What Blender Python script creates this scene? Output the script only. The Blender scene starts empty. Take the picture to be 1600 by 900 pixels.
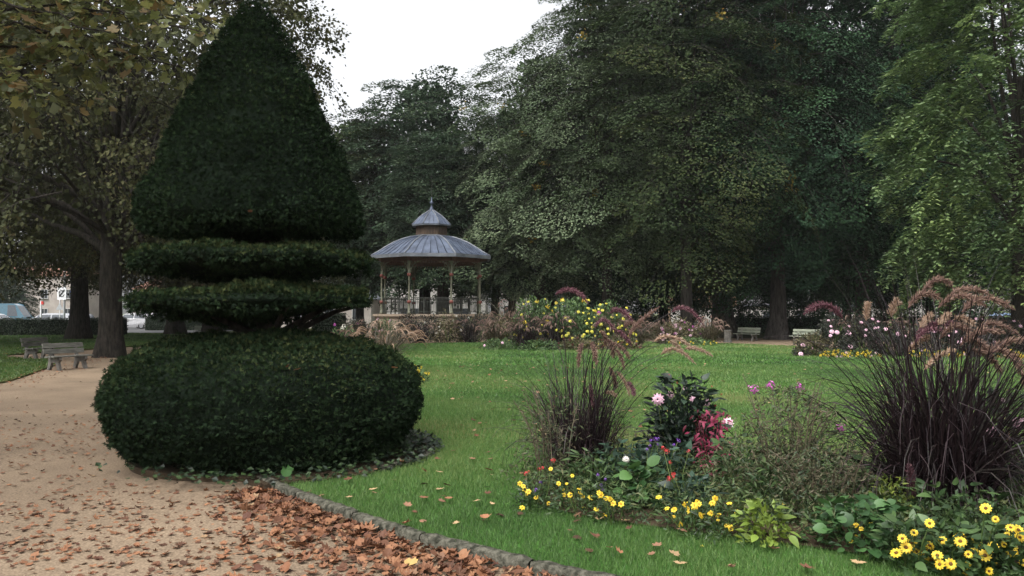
import bpy, math, random
import numpy as np
from mathutils import Vector, Matrix, Euler

# ------------------------------------------------------------------ camera, sky, sun, exposure
SC = bpy.context.scene
COL = SC.collection
PITCH = math.atan(38 / 1244.0)
EYE = 1.65
cam_d = bpy.data.cameras.new('camera'); cam = bpy.data.objects.new('camera', cam_d); COL.objects.link(cam)
cam.location = (0, 0, EYE); cam.rotation_euler = (math.pi / 2 + PITCH, 0, 0)
cam_d.lens = 28; cam_d.sensor_width = 36; cam_d.clip_start = 0.05; cam_d.clip_end = 3000
SC.camera = cam

SUN_EL, SUN_AZ = math.radians(58), math.radians(215)      # azimuth from +Y clockwise: high, behind and to the left
world = bpy.data.worlds.new('World'); SC.world = world; world.use_nodes = True
nt = world.node_tree; nt.nodes.clear()
sky = nt.nodes.new('ShaderNodeTexSky'); sky.sky_type = 'NISHITA'; sky.sun_disc = False
sky.sun_elevation = SUN_EL; sky.sun_rotation = SUN_AZ; sky.air_density = 1.0; sky.dust_density = 6.0; sky.ozone_density = 1.0
hs = nt.nodes.new('ShaderNodeHueSaturation'); hs.inputs['Saturation'].default_value = 0.12
bg = nt.nodes.new('ShaderNodeBackground'); bg.inputs['Strength'].default_value = 0.15
wo = nt.nodes.new('ShaderNodeOutputWorld')
nt.links.new(sky.outputs[0], hs.inputs['Color']); nt.links.new(hs.outputs[0], bg.inputs['Color']); nt.links.new(bg.outputs[0], wo.inputs['Surface'])
sun_d = bpy.data.lights.new('sun', 'SUN'); sun = bpy.data.objects.new('sun', sun_d); COL.objects.link(sun)
sun_d.energy = 0.9; sun_d.angle = math.radians(40); sun_d.color = (1, 0.97, 0.92)
sd = Vector((math.sin(SUN_AZ) * math.cos(SUN_EL), math.cos(SUN_AZ) * math.cos(SUN_EL), math.sin(SUN_EL)))
sun.rotation_euler = sd.to_track_quat('Z', 'Y').to_euler(); sun.location = (0, 0, 40)
vs = SC.view_settings; vs.view_transform = 'Standard'; vs.look = 'None'; vs.exposure = 1.3; vs.gamma = 1.0; vs.use_curve_mapping = False
SC.cycles.max_bounces = 4; SC.cycles.diffuse_bounces = 2; SC.cycles.glossy_bounces = 1; SC.cycles.transmission_bounces = 2
SC.cycles.transparent_max_bounces = 4; SC.cycles.volume_bounces = 1
SC.cycles.use_denoising = True

# ------------------------------------------------------------------ helpers
RNG = np.random.default_rng(7)
random.seed(7)
FPX = 1244.0
_c, _s = math.cos(PITCH), math.sin(PITCH)
def ray(px, py):
    x, y = (px - 800) / FPX, (450 - py) / FPX
    return Vector((x, _c - y * _s, _s + y * _c))
def G(px, py, z=0.0):                      # where a picture point meets the ground
    r = ray(px, py); t = (z - EYE) / r.z
    return Vector((r.x * t, r.y * t, z))
def W(px, py, depth):                      # a picture point at a known distance
    r = ray(px, py); t = depth / r.y
    return Vector((r.x * t, depth, EYE + r.z * t))

def lin(h):                                # '#rrggbb' -> linear
    h = h.lstrip('#'); c = [int(h[i:i+2], 16) / 255 for i in (0, 2, 4)]
    return tuple((v / 12.92 if v <= .04045 else ((v + .055) / 1.055) ** 2.4) for v in c)

MATS = {}
def _base(name):
    m = bpy.data.materials.new(name); m.use_nodes = True
    n = m.node_tree; b = n.nodes['Principled BSDF']
    MATS[name] = m
    return m, n, b
def leaf_mat(name, cols, trans=0.25, rough=0.55, spec=0.3, objvar=0.25, noise=None):
    """cols: list of linear colours picked at random leaf by leaf; light shines through a little"""
    m, n, b = _base(name)
    at = n.nodes.new('ShaderNodeAttribute'); at.attribute_name = 'rnd'
    cr = n.nodes.new('ShaderNodeValToRGB')
    e = cr.color_ramp.elements
    while len(e) < len(cols): e.new(0.5)
    for i, c in enumerate(cols):
        e[i].position = i / max(1, len(cols) - 1); e[i].color = (*c, 1)
    n.links.new(at.outputs['Fac'], cr.inputs[0])
    oi = n.nodes.new('ShaderNodeObjectInfo')
    mr = n.nodes.new('ShaderNodeMapRange'); mr.inputs['To Min'].default_value = 1 - objvar; mr.inputs['To Max'].default_value = 1 + objvar
    n.links.new(oi.outputs['Random'], mr.inputs['Value'])
    hv = n.nodes.new('ShaderNodeHueSaturation'); n.links.new(cr.outputs[0], hv.inputs['Color']); n.links.new(mr.outputs[0], hv.inputs['Value'])
    n.links.new(hv.outputs[0], b.inputs['Base Color'])
    b.inputs['Roughness'].default_value = rough; b.inputs['Specular IOR Level'].default_value = spec
    if trans > 0:
        t = n.nodes.new('ShaderNodeBsdfTranslucent'); n.links.new(hv.outputs[0], t.inputs['Color'])
        mx = n.nodes.new('ShaderNodeMixShader'); mx.inputs[0].default_value = trans
        n.links.new(b.outputs[0], mx.inputs[1]); n.links.new(t.outputs[0], mx.inputs[2])
        n.links.new(mx.outputs[0], n.nodes['Material Output'].inputs['Surface'])
    return m
def noise_mat(name, c1, c2, scale=5.0, detail=6, rough=0.8, bump=0.3, bscale=None, metallic=0.0, spec=0.3, stretch=None, c3=None, lo=0.35, hi=0.65, bdist=0.02):
    m, n, b = _base(name)
    tc = n.nodes.new('ShaderNodeTexCoord'); src = tc.outputs['Object']
    if stretch:
        mp = n.nodes.new('ShaderNodeMapping'); mp.inputs['Scale'].default_value = stretch; n.links.new(src, mp.inputs[0]); src = mp.outputs[0]
    t = n.nodes.new('ShaderNodeTexNoise'); t.inputs['Scale'].default_value = scale; t.inputs['Detail'].default_value = detail; t.inputs['Roughness'].default_value = 0.65
    n.links.new(src, t.inputs['Vector'])
    cr = n.nodes.new('ShaderNodeValToRGB'); e = cr.color_ramp.elements
    e[0].position = lo; e[0].color = (*c1, 1); e[1].position = hi; e[1].color = (*c2, 1)
    if c3: k = e.new(0.5 * (lo + hi)); k.color = (*c3, 1)
    n.links.new(t.outputs['Fac'], cr.inputs[0]); n.links.new(cr.outputs[0], b.inputs['Base Color'])
    b.inputs['Roughness'].default_value = rough; b.inputs['Metallic'].default_value = metallic; b.inputs['Specular IOR Level'].default_value = spec
    if bump:
        t2 = n.nodes.new('ShaderNodeTexNoise'); t2.inputs['Scale'].default_value = bscale or scale * 4; t2.inputs['Detail'].default_value = 5
        n.links.new(src, t2.inputs['Vector'])
        bp = n.nodes.new('ShaderNodeBump'); bp.inputs['Strength'].default_value = bump; bp.inputs['Distance'].default_value = bdist
        n.links.new(t2.outputs['Fac'], bp.inputs['Height']); n.links.new(bp.outputs[0], b.inputs['Normal'])
    return m
def plain(name, c, rough=0.6, metallic=0.0, spec=0.4):
    return noise_mat(name, tuple(v * 0.82 for v in c), tuple(min(1, v * 1.12) for v in c), scale=9, rough=rough, bump=0.05, metallic=metallic, spec=spec)

def np_mesh(name, V, F, mat, rnd=None, smooth=False):
    """V (n,3); F (m,k) index array, all faces with k corners"""
    me = bpy.data.meshes.new(name)
    V = np.ascontiguousarray(V, dtype=np.float32); F = np.ascontiguousarray(F, dtype=np.int32)
    me.vertices.add(len(V)); me.vertices.foreach_set('co', V.ravel())
    me.loops.add(F.size); me.loops.foreach_set('vertex_index', F.ravel())
    me.polygons.add(len(F)); me.polygons.foreach_set('loop_start', np.arange(0, F.size, F.shape[1], dtype=np.int32))
    me.update(calc_edges=True)
    (me.shade_smooth if smooth else me.shade_flat)()
    if rnd is not None:
        a = me.attributes.new('rnd', 'FLOAT', 'FACE'); a.data.foreach_set('value', np.ascontiguousarray(rnd, dtype=np.float32))
    if mat: me.materials.append(mat)
    return me

class MB:
    """collects shapes for ONE mesh"""
    def __init__(s): s.v = []; s.f = []; s.r = []
    def add(s, vs, fs, r=None):
        o = len(s.v); s.v += [tuple(p) for p in vs]
        for f in fs: s.f.append(tuple(i + o for i in f)); s.r.append(random.random() if r is None else r)
        return s
    def box(s, c, d, rz=0.0, m=None):
        cx, cy, cz = c; x, y, z = d[0] / 2, d[1] / 2, d[2] / 2
        vs = [Vector((sx * x, sy * y, sz * z)) for sz in (-1, 1) for sx, sy in ((-1, -1), (1, -1), (1, 1), (-1, 1))]
        R = m or Matrix.Rotation(rz, 3, 'Z')
        return s.add([R @ v + Vector(c) for v in vs], [(3, 2, 1, 0), (4, 5, 6, 7), (0, 1, 5, 4), (1, 2, 6, 5), (2, 3, 7, 6), (3, 0, 4, 7)])
    def tube(s, pts, rad, n=6, cap=True, jit=0.0, flare=None):
        pts = [Vector(p) for p in pts]; k = len(pts)
        if not hasattr(rad, '__len__'): rad = [rad] * k
        vs = []; up = Vector((0.31, 0.17, 0.93)); side = None
        for i, p in enumerate(pts):
            t = (pts[min(i + 1, k - 1)] - pts[max(i - 1, 0)]).normalized()
            if side is None:
                a = up if abs(t.dot(up)) < .9 else Vector((1, 0, 0)); side = t.cross(a).normalized()
            else: side = (side - t * side.dot(t)).normalized()
            o = t.cross(side)
            for j in range(n):
                a = 2 * math.pi * j / n; q = rad[i] * (1 + (random.uniform(-jit, jit) if jit else 0))
                vs.append(p + (side * math.cos(a) + o * math.sin(a)) * q)
        fs = [(i * n + j, i * n + (j + 1) % n, (i + 1) * n + (j + 1) % n, (i + 1) * n + j) for i in range(k - 1) for j in range(n)]
        if cap: fs += [tuple(range(n - 1, -1, -1)), tuple((k - 1) * n + j for j in range(n))]
        return s.add(vs, fs)
    def lathe(s, prof, n=16, c=(0, 0, 0), ph=0.0, cap=True):
        vs = []; k = len(prof)
        for r, z in prof:
            for j in range(n):
                a = ph + 2 * math.pi * j / n; vs.append((c[0] + r * math.cos(a), c[1] + r * math.sin(a), c[2] + z))
        fs = [(i * n + j, i * n + (j + 1) % n, (i + 1) * n + (j + 1) % n, (i + 1) * n + j) for i in range(k - 1) for j in range(n)]
        if cap: fs += [tuple(range(n - 1, -1, -1)), tuple((k - 1) * n + j for j in range(n))]
        return s.add(vs, fs)
    def prism(s, poly, z0, z1):
        n = len(poly)
        vs = [(x, y, z0) for x, y in poly] + [(x, y, z1) for x, y in poly]
        fs = [tuple(range(n - 1, -1, -1)), tuple(range(n, 2 * n))] + [(i, (i + 1) % n, n + (i + 1) % n, n + i) for i in range(n)]
        return s.add(vs, fs)
    def mesh(s, name, mat, smooth=False):
        me = bpy.data.meshes.new(name); me.from_pydata(s.v, [], s.f)
        a = me.attributes.new('rnd', 'FLOAT', 'FACE'); a.data.foreach_set('value', s.r)
        (me.shade_smooth if smooth else me.shade_flat)()
        if mat: me.materials.append(mat)
        return me
    def build(s, name, mat, parent=None, smooth=False, bevel=0.0, loc=None):
        me = s.mesh(name, mat, smooth)
        o = put(name, me, parent, loc)
        if bevel:
            b = o.modifiers.new('bevel', 'BEVEL'); b.width = bevel; b.segments = 2; b.limit_method = 'ANGLE'
        return o

def put(name, me, parent=None, loc=None, rot=None, scale=None, mw=None):
    o = bpy.data.objects.new(name, me); COL.objects.link(o)
    if parent is not None: o.parent = parent
    if mw is not None: o.matrix_local = mw
    else:
        if loc is not None: o.location = loc
        if rot is not None: o.rotation_euler = rot
        if scale is not None: o.scale = (scale,) * 3 if not hasattr(scale, '__len__') else scale
    return o
def tag(o, label, cat, group=None, kind=None):
    o['label'] = label; o['category'] = cat
    if group: o['group'] = group
    if kind: o['kind'] = kind
    return o
def thing(name, label, cat, loc=(0, 0, 0), rz=0.0, group=None):
    o = bpy.data.objects.new(name, None); COL.objects.link(o); o.empty_display_size = 0.2
    o.location = loc; o.rotation_euler = (0, 0, rz)
    return tag(o, label, cat, group)
def structure(o): o['kind'] = 'structure'; return o
def stuff(o): o['kind'] = 'stuff'; return o

def in_poly(x, y, poly):
    ins = np.zeros(len(x), bool); n = len(poly)
    for i in range(n):
        x1, y1 = poly[i]; x2, y2 = poly[(i + 1) % n]
        if y1 == y2: continue
        c = ((y1 > y) != (y2 > y)) & (x < (x2 - x1) * (y - y1) / (y2 - y1) + x1)
        ins ^= c
    return ins
def smooth_poly(pts, k=2):
    for _ in range(k):
        q = []
        for i, p in enumerate(pts):
            r = pts[(i + 1) % len(pts)]
            q += [(p[0] * .75 + r[0] * .25, p[1] * .75 + r[1] * .25), (p[0] * .25 + r[0] * .75, p[1] * .25 + r[1] * .75)]
        pts = q
    return pts
def sheet(name, poly, z, mat):
    me = bpy.data.meshes.new(name); me.from_pydata([(x, y, z) for x, y in poly], [], [tuple(range(len(poly)))]); me.materials.append(mat)
    return structure(put(name, me))

def unit(a): return a / np.maximum(np.linalg.norm(a, axis=-1, keepdims=True), 1e-9)
def rhombs(c, u, w, L, Wd, fold=0.15):
    """leaf faces: centre base c, length axis u, normal w (n,3); returns V,F quads"""
    v = unit(np.cross(w, u)); L = np.asarray(L).reshape(-1, 1); Wd = np.asarray(Wd).reshape(-1, 1)
    p0 = c; p1 = c + u * L * .5 + v * Wd * .5 + w * Wd * fold; p2 = c + u * L; p3 = c + u * L * .5 - v * Wd * .5 + w * Wd * fold
    V = np.stack([p0, p1, p2, p3], 1).reshape(-1, 3)
    F = np.arange(len(V)).reshape(-1, 4)
    return V, F
def rand_unit(n, rng): return unit(rng.normal(size=(n, 3)))
class Wob:
    """smooth pseudo noise from a few sines"""
    def __init__(s, seed, n=7, f=3.0):
        r = np.random.default_rng(seed); s.k = r.normal(size=(n, 3)) * f; s.p = r.uniform(0, 6.28, n); s.a = r.uniform(.5, 1, n); s.a /= s.a.sum()
    def __call__(s, P): return (np.sin(P @ s.k.T + s.p) * s.a).sum(-1) * 1.6

# ------------------------------------------------------------------ materials
M = {}
def speckle_mat(name, c1, c2, c3, c4, s1, s2, amt, rough, bump, bscale, bdist):
    m = noise_mat(name, c1, c2, scale=s1, detail=12, rough=rough, bump=bump, bscale=bscale, bdist=bdist, spec=.15, lo=.3, hi=.7)
    n = m.node_tree; b = n.nodes['Principled BSDF']; big = b.inputs['Base Color'].links[0].from_socket
    tc = n.nodes.new('ShaderNodeTexCoord'); t = n.nodes.new('ShaderNodeTexNoise'); t.inputs['Scale'].default_value = s2; t.inputs['Detail'].default_value = 4; n.links.new(tc.outputs['Object'], t.inputs['Vector'])
    cr = n.nodes.new('ShaderNodeValToRGB'); e = cr.color_ramp.elements; e[0].position = .36; e[0].color = (*c3, 1); e[1].position = .64; e[1].color = (*c4, 1); n.links.new(t.outputs['Fac'], cr.inputs[0])
    mx = n.nodes.new('ShaderNodeMix'); mx.data_type = 'RGBA'; mx.inputs[0].default_value = amt; n.links.new(big, mx.inputs[6]); n.links.new(cr.outputs[0], mx.inputs[7]); n.links.new(mx.outputs[2], b.inputs['Base Color'])
    return m
M['sand'] = speckle_mat('sand_gravel', lin('#4d4136'), lin('#867461'), lin('#443a30'), lin('#93826c'), 0.6, 55, .45, .95, .6, 120, .008)
M['grass_ground'] = noise_mat('turf', lin('#2a4a1c'), lin('#41662c'), scale=0.7, detail=10, rough=0.95, bump=0.6, bscale=90, bdist=0.02, spec=0.1)
M['earth'] = noise_mat('earth', lin('#2b241c'), lin('#453a2d'), scale=2.5, detail=10, rough=0.95, bump=0.6, bscale=60, spec=0.1)
M['shade_tint_ground'] = noise_mat('shade_tinted_turf', lin('#33451f'), lin('#4a4a2c'), scale=0.5, detail=10, rough=0.95, bump=0.5, bscale=60, spec=0.1)  # duller copy of the turf, tree shade put into its colour
M['asphalt'] = noise_mat('asphalt', (0.045, 0.045, 0.047), (0.06, 0.06, 0.06), scale=3, rough=0.9, bump=0.3, bscale=200, bdist=0.004)
M['stone'] = speckle_mat('kerb_stone', lin('#24251d'), lin('#44433a'), lin('#191b14'), lin('#6e6b60'), 4, 22, .5, .95, .9, 40, .02)
M['bark'] = noise_mat('bark', lin('#1b1917'), lin('#3a3631'), scale=3.5, detail=10, rough=0.95, bump=0.9, bscale=9, bdist=0.05, stretch=(3, 3, .6), spec=0.1)
M['bark_grey'] = noise_mat('linden_bark', lin('#211f1e'), lin('#474340'), scale=3.5, detail=10, rough=0.95, bump=0.9, bscale=9, bdist=0.05, stretch=(3, 3, .5), spec=0.1)
# ------------------------------------------------------------------ the setting: ground, path, lawns, road
LAWN = smooth_poly([(-1.86, 7.03), (-0.97, 6.04), (-0.22, 5.37), (0.36, 4.98), (1.5, 4.2), (3, 3.6), (6, 3.2), (10, 4), (14, 8), (17, 15), (18, 22),
                    (16.5, 30), (13.6, 37), (11, 41.5), (6, 44), (0, 43), (-5, 41), (-8, 36), (-7, 28), (-5, 19), (-3.6, 13), (-2.6, 10.5), (-2.2, 8.8), (-2.5, 7.85), (-2.3, 7.56)], 2)
LEFT_LAWN = smooth_poly([(-11.2, 17), (-13.2, 22.3), (-15.0, 27), (-19.5, 29.5), (-19.0, 34), (-18, 40), (-17, 52), (-17, 62), (-60, 62), (-60, 17), (-40, 12), (-14, 12)], 2)
BED = smooth_poly([(0.05, 6.9), (0.4, 6.35), (1.0, 5.95), (1.7, 5.6), (2.5, 5.15), (3.4, 4.85), (4.6, 4.9), (5.6, 5.8), (5.2, 7.2), (3.8, 8.0), (2.2, 8.3), (0.9, 8.2), (0.2, 7.7)], 2)
TOP_C = Vector((-2.80, 9.2, 0)); TOP_R = 1.90
ZL = 0.06      # lawn level

b = 900
me = bpy.data.meshes.new('ground'); me.from_pydata([(-b, -b, -.03), (b, -b, -.03), (b, b, -.03), (-b, b, -.03)], [], [(0, 1, 2, 3)]); me.materials.append(M['shade_tint_ground'])
structure(put('ground', me))
PATH = [(-30, -12), (30, -12), (34, 10), (30, 36), (24, 49), (8, 52.5), (-14, 54), (-17.5, 40), (-19.5, 29), (-24, 20), (-40, 12)]
# the sandy path, gently uneven
def path_mesh():
    xs = np.linspace(-34, 30, 150); ys = np.linspace(-12, 53, 150)
    X, Y = np.meshgrid(xs, ys); wob = Wob(3, 9, 0.9); P = np.stack([X, Y, 0 * X], -1).reshape(-1, 3)
    P[:, 2] = np.clip(wob(P), -1, 1) * 0.012
    n = 150; idx = np.arange(n * n).reshape(n, n)
    F = np.stack([idx[:-1, :-1], idx[:-1, 1:], idx[1:, 1:], idx[1:, :-1]], -1).reshape(-1, 4)
    cx = P[F].mean(1); ok = in_poly(cx[:, 0], cx[:, 1], PATH)
    return np_mesh('sand_path', P, F[ok], M['sand'], smooth=True)
structure(put('sand_path', path_mesh()))
def lawn_sheet(name, poly, z):
    mb = MB(); mb.prism(poly, -0.02, z); return structure(mb.build(name, M['grass_ground'] if name == 'lawn' else M['shade_tint_ground']))
lawn_sheet('lawn', LAWN, ZL - 0.004)
lawn_sheet('shaded_lawn', LEFT_LAWN, 0.035)
sheet('bed_soil', BED, ZL + 0.012, M['earth'])
_mb = MB(); _mb.prism([(TOP_C.x + q * math.cos(a), TOP_C.y + q * math.sin(a)) for a in np.linspace(0, 6.283, 40)[:-1] for q in [TOP_R if math.cos(a + .15) > .35 else 1.45]], -.01, ZL + 0.008); structure(_mb.build('topiary_bed_soil', M['earth']))
sheet('road', [(-160, 63), (-26, 63), (-20, 90), (-160, 90)], 0.03, M['asphalt'])
sheet('street', [(36, 64), (160, 64), (160, 75), (36, 75)], 0.03, M['asphalt'])

# ------------------------------------------------------------------ kerb of separate stones between path and lawn, and round the topiary
def kerb_run(name, pts, wid, hgt, step, seed):
    rnd = random.Random(seed)
    root = bpy.data.objects.new(name, None); COL.objects.link(root); structure(root)
    P = [Vector((x, y, 0)) for x, y in pts]; L = [0]
    for i in range(len(P) - 1): L.append(L[-1] + (P[i + 1] - P[i]).length)
    def at(s):
        for i in range(len(P) - 1):
            if s <= L[i + 1] or i == len(P) - 2:
                return P[i].lerp(P[i + 1], (s - L[i]) / (L[i + 1] - L[i]))
    s = 0.0
    while s < L[-1] - 0.05:
        e = min(L[-1], s + step * rnd.uniform(.8, 1.2)); a, c = at(s + .006), at(e - .006); d = (c - a); ln = d.length; d.normalize(); nrm = Vector((-d.y, d.x, 0))
        ns = max(2, int(ln / 0.09)); vs = []; fs = []
        top = hgt + rnd.uniform(-.008, .008)
        prof = [(-.5, -.06), (-.5, .72), (-.36, .96), (.0, 1.0), (.36, .97), (.5, .8), (.5, -.06)]
        for i in range(ns + 1):
            q = a + d * ln * i / ns; e_ = 0.94 if i in (0, ns) else 1
            for (u, h) in prof:
                j = 0.006
                vs.append(q + nrm * (u * wid * e_ + rnd.uniform(-j, j)) + Vector((0, 0, (h * top * (e_ if h > .5 else 1) + rnd.uniform(-j, j) * (h > 0)))))
        k = len(prof)
        for i in range(ns):
            for j in range(k - 1): fs.append((i * k + j, i * k + j + 1, (i + 1) * k + j + 1, (i + 1) * k + j))
        fs += [tuple(range(k)), tuple(ns * k + j for j in range(k - 1, -1, -1))]
        mb = MB(); mb.add(vs, fs); o = mb.build('kerb_stone', M['stone'], root, smooth=True)
        s = e
    return root
kerb_run('kerb', [(-2.42, 7.72), (-2.13, 7.36), (-1.86, 7.03), (-0.97, 6.04), (-0.22, 5.37), (0.36, 4.96), (1.5, 4.17), (3, 3.57), (5.8, 3.15)], 0.095, 0.082, 0.85, 5)
kerb_run('topiary_kerb', [(TOP_C.x + TOP_R * math.cos(a), TOP_C.y + TOP_R * math.sin(a)) for a in np.radians(np.linspace(-40, 62, 14))], 0.10, 0.10, 0.7, 8)

# ------------------------------------------------------------------ grass blades: real blades, thinner and denser close by
M['blade'] = leaf_mat('grass_blade', [lin('#374f2a'), lin('#486434'), lin('#59773e'), lin('#6d8249'), lin('#807f53')], trans=0.3, rough=0.5, objvar=0.0)
M['blade_shade_tint'] = leaf_mat('shade_tinted_grass_blade', [lin('#2f4a20'), lin('#3f5a2a'), lin('#54652f')], trans=0.3, rough=0.5, objvar=0.0)  # darker copy of the lawn blades, tree shade put into the greens
def blades(poly, bands, zbase, seed, holes=(), fov=0.80, mat=None, name='grass', label=''):
    rng = np.random.default_rng(seed); Vs = []; R = []
    wob = Wob(seed + 1, 9, 1.4); wob4 = Wob(seed + 2, 9, .45)
    for (d0, d1, dens, h, w) in bands:
        area = fov * (d1 * d1 - d0 * d0); n = int(area * dens)
        y = np.sqrt(rng.uniform(d0 * d0, d1 * d1, n)); x = rng.uniform(-fov, fov, n) * y
        ok = in_poly(x, y, poly)
        for hp in holes: ok &= ~in_poly(x, y, hp)
        ok &= (x - TOP_C.x) ** 2 + (y - TOP_C.y) ** 2 > TOP_R ** 2
        x, y = x[ok], y[ok]; n = len(x)
        P = np.stack([x, y, np.full(n, zbase)], 1)
        patch = wob(P)
        a = rng.uniform(0, 6.283, n); hh = h * rng.uniform(.55, 1.25, n) * (1 + .25 * patch); lean = hh * rng.uniform(.1, .8, n); la = rng.uniform(0, 6.283, n)
        dx = np.cos(a) * w / 2; dy = np.sin(a) * w / 2
        p0 = P + np.stack([dx, dy, 0 * dx], 1); p1 = P - np.stack([dx, dy, 0 * dx], 1)
        p2 = P + np.stack([np.cos(la) * lean, np.sin(la) * lean, hh], 1)
        Vs.append(np.stack([p0, p1, p2], 1).reshape(-1, 3)); R.append(np.clip(rng.uniform(0, 1, n) * .6 + .18 + .22 * patch + .3 * wob4(P), 0, 1))
    V = np.concatenate(Vs); F = np.arange(len(V)).reshape(-1, 3)
    o = put(name, np_mesh(name, V, F, mat, np.concatenate(R)))
    return tag(o, label, 'grass', kind='stuff')
blades(LAWN, [(4.4, 7, 9000, .042, .0045), (7, 10, 5500, .045, .006), (10, 15, 2400, .05, .010), (15, 24, 750, .05, .02), (24, 45, 160, .055, .045)], ZL - .006, 11, holes=(BED,),
       mat=M['blade'], name='lawn_grass', label='short mown green grass of the central lawn')
blades(LEFT_LAWN, [(12, 24, 300, .06, .025), (24, 45, 120, .06, .045), (45, 62, 50, .07, .07)], .03, 12, mat=M['blade_shade_tint'], name='shaded_grass', label='green grass, coloured darker for the shade under the plane trees on the left')
# ------------------------------------------------------------------ trees
M['linden'] = leaf_mat('linden_leaf', [lin('#1a2a20'), lin('#233727'), lin('#2e442f'), lin('#3c5639')], trans=.12, spec=.08, rough=.7, objvar=.15)
M['linden_pale'] = leaf_mat('silver_linden_leaf', [lin('#3c4a36'), lin('#4c5a42'), lin('#5c6a50'), lin('#6e785e')], trans=.12, spec=.08, rough=.7, objvar=.1)
M['linden_warm'] = leaf_mat('turning_linden_leaf', [lin('#222e1e'), lin('#2d3a24'), lin('#3a462b'), lin('#4c4f2f')], trans=.12, spec=.08, rough=.7, objvar=.1)
M['plane'] = leaf_mat('plane_leaf', [lin('#2a2a1e'), lin('#323626'), lin('#3f432c'), lin('#4d4d34'), lin('#48402b')], trans=.22, spec=.08, rough=.7, objvar=.12)
M['robinia'] = leaf_mat('robinia_leaf', [lin('#35462e'), lin('#4a5e3b'), lin('#63784c'), lin('#8a9c60')], trans=.25, rough=.5, objvar=.1)
M['far_tree'] = leaf_mat('far_leaf', [lin('#283629'), lin('#334233'), lin('#3f4e3b'), lin('#4a543c')], trans=.15, spec=.08, rough=.7, objvar=.15)
M['yellow_leaf'] = leaf_mat('yellow_leaf', [lin('#6e6430'), lin('#867430'), lin('#745828')], trans=.3, objvar=.1)

def trunk_mesh(name, h, r0, r1, mat, seed, lean=(0, 0), flare=1.6, n=14, m=12):
    rnd = np.random.default_rng(seed); V = []; ph = rnd.uniform(0, 6.28, 4)
    for i in range(m):
        t = i / (m - 1); z = h * t; r = r0 + (r1 - r0) * t + r0 * (flare - 1) * math.exp(-z / (r0 * 1.1))
        ox = lean[0] * t * t + .06 * r0 * math.sin(ph[0] + 5 * t); oy = lean[1] * t * t + .06 * r0 * math.sin(ph[1] + 4 * t)
        for j in range(n):
            a = 6.283 * j / n
            k = 1 + .07 * math.sin(3 * a + ph[2]) * (1 + 2 * math.exp(-z / r0)) + .05 * math.sin(5 * a + ph[3] + t) + rnd.uniform(-.03, .03)
            V.append((ox + r * k * math.cos(a), oy + r * k * math.sin(a), z - .12 * (i == 0)))
    F = [(i * n + j, i * n + (j + 1) % n, (i + 1) * n + (j + 1) % n, (i + 1) * n + j) for i in range(m - 1) for j in range(n)]
    return np_mesh(name, np.array(V), np.array(F), mat, smooth=True)

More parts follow.
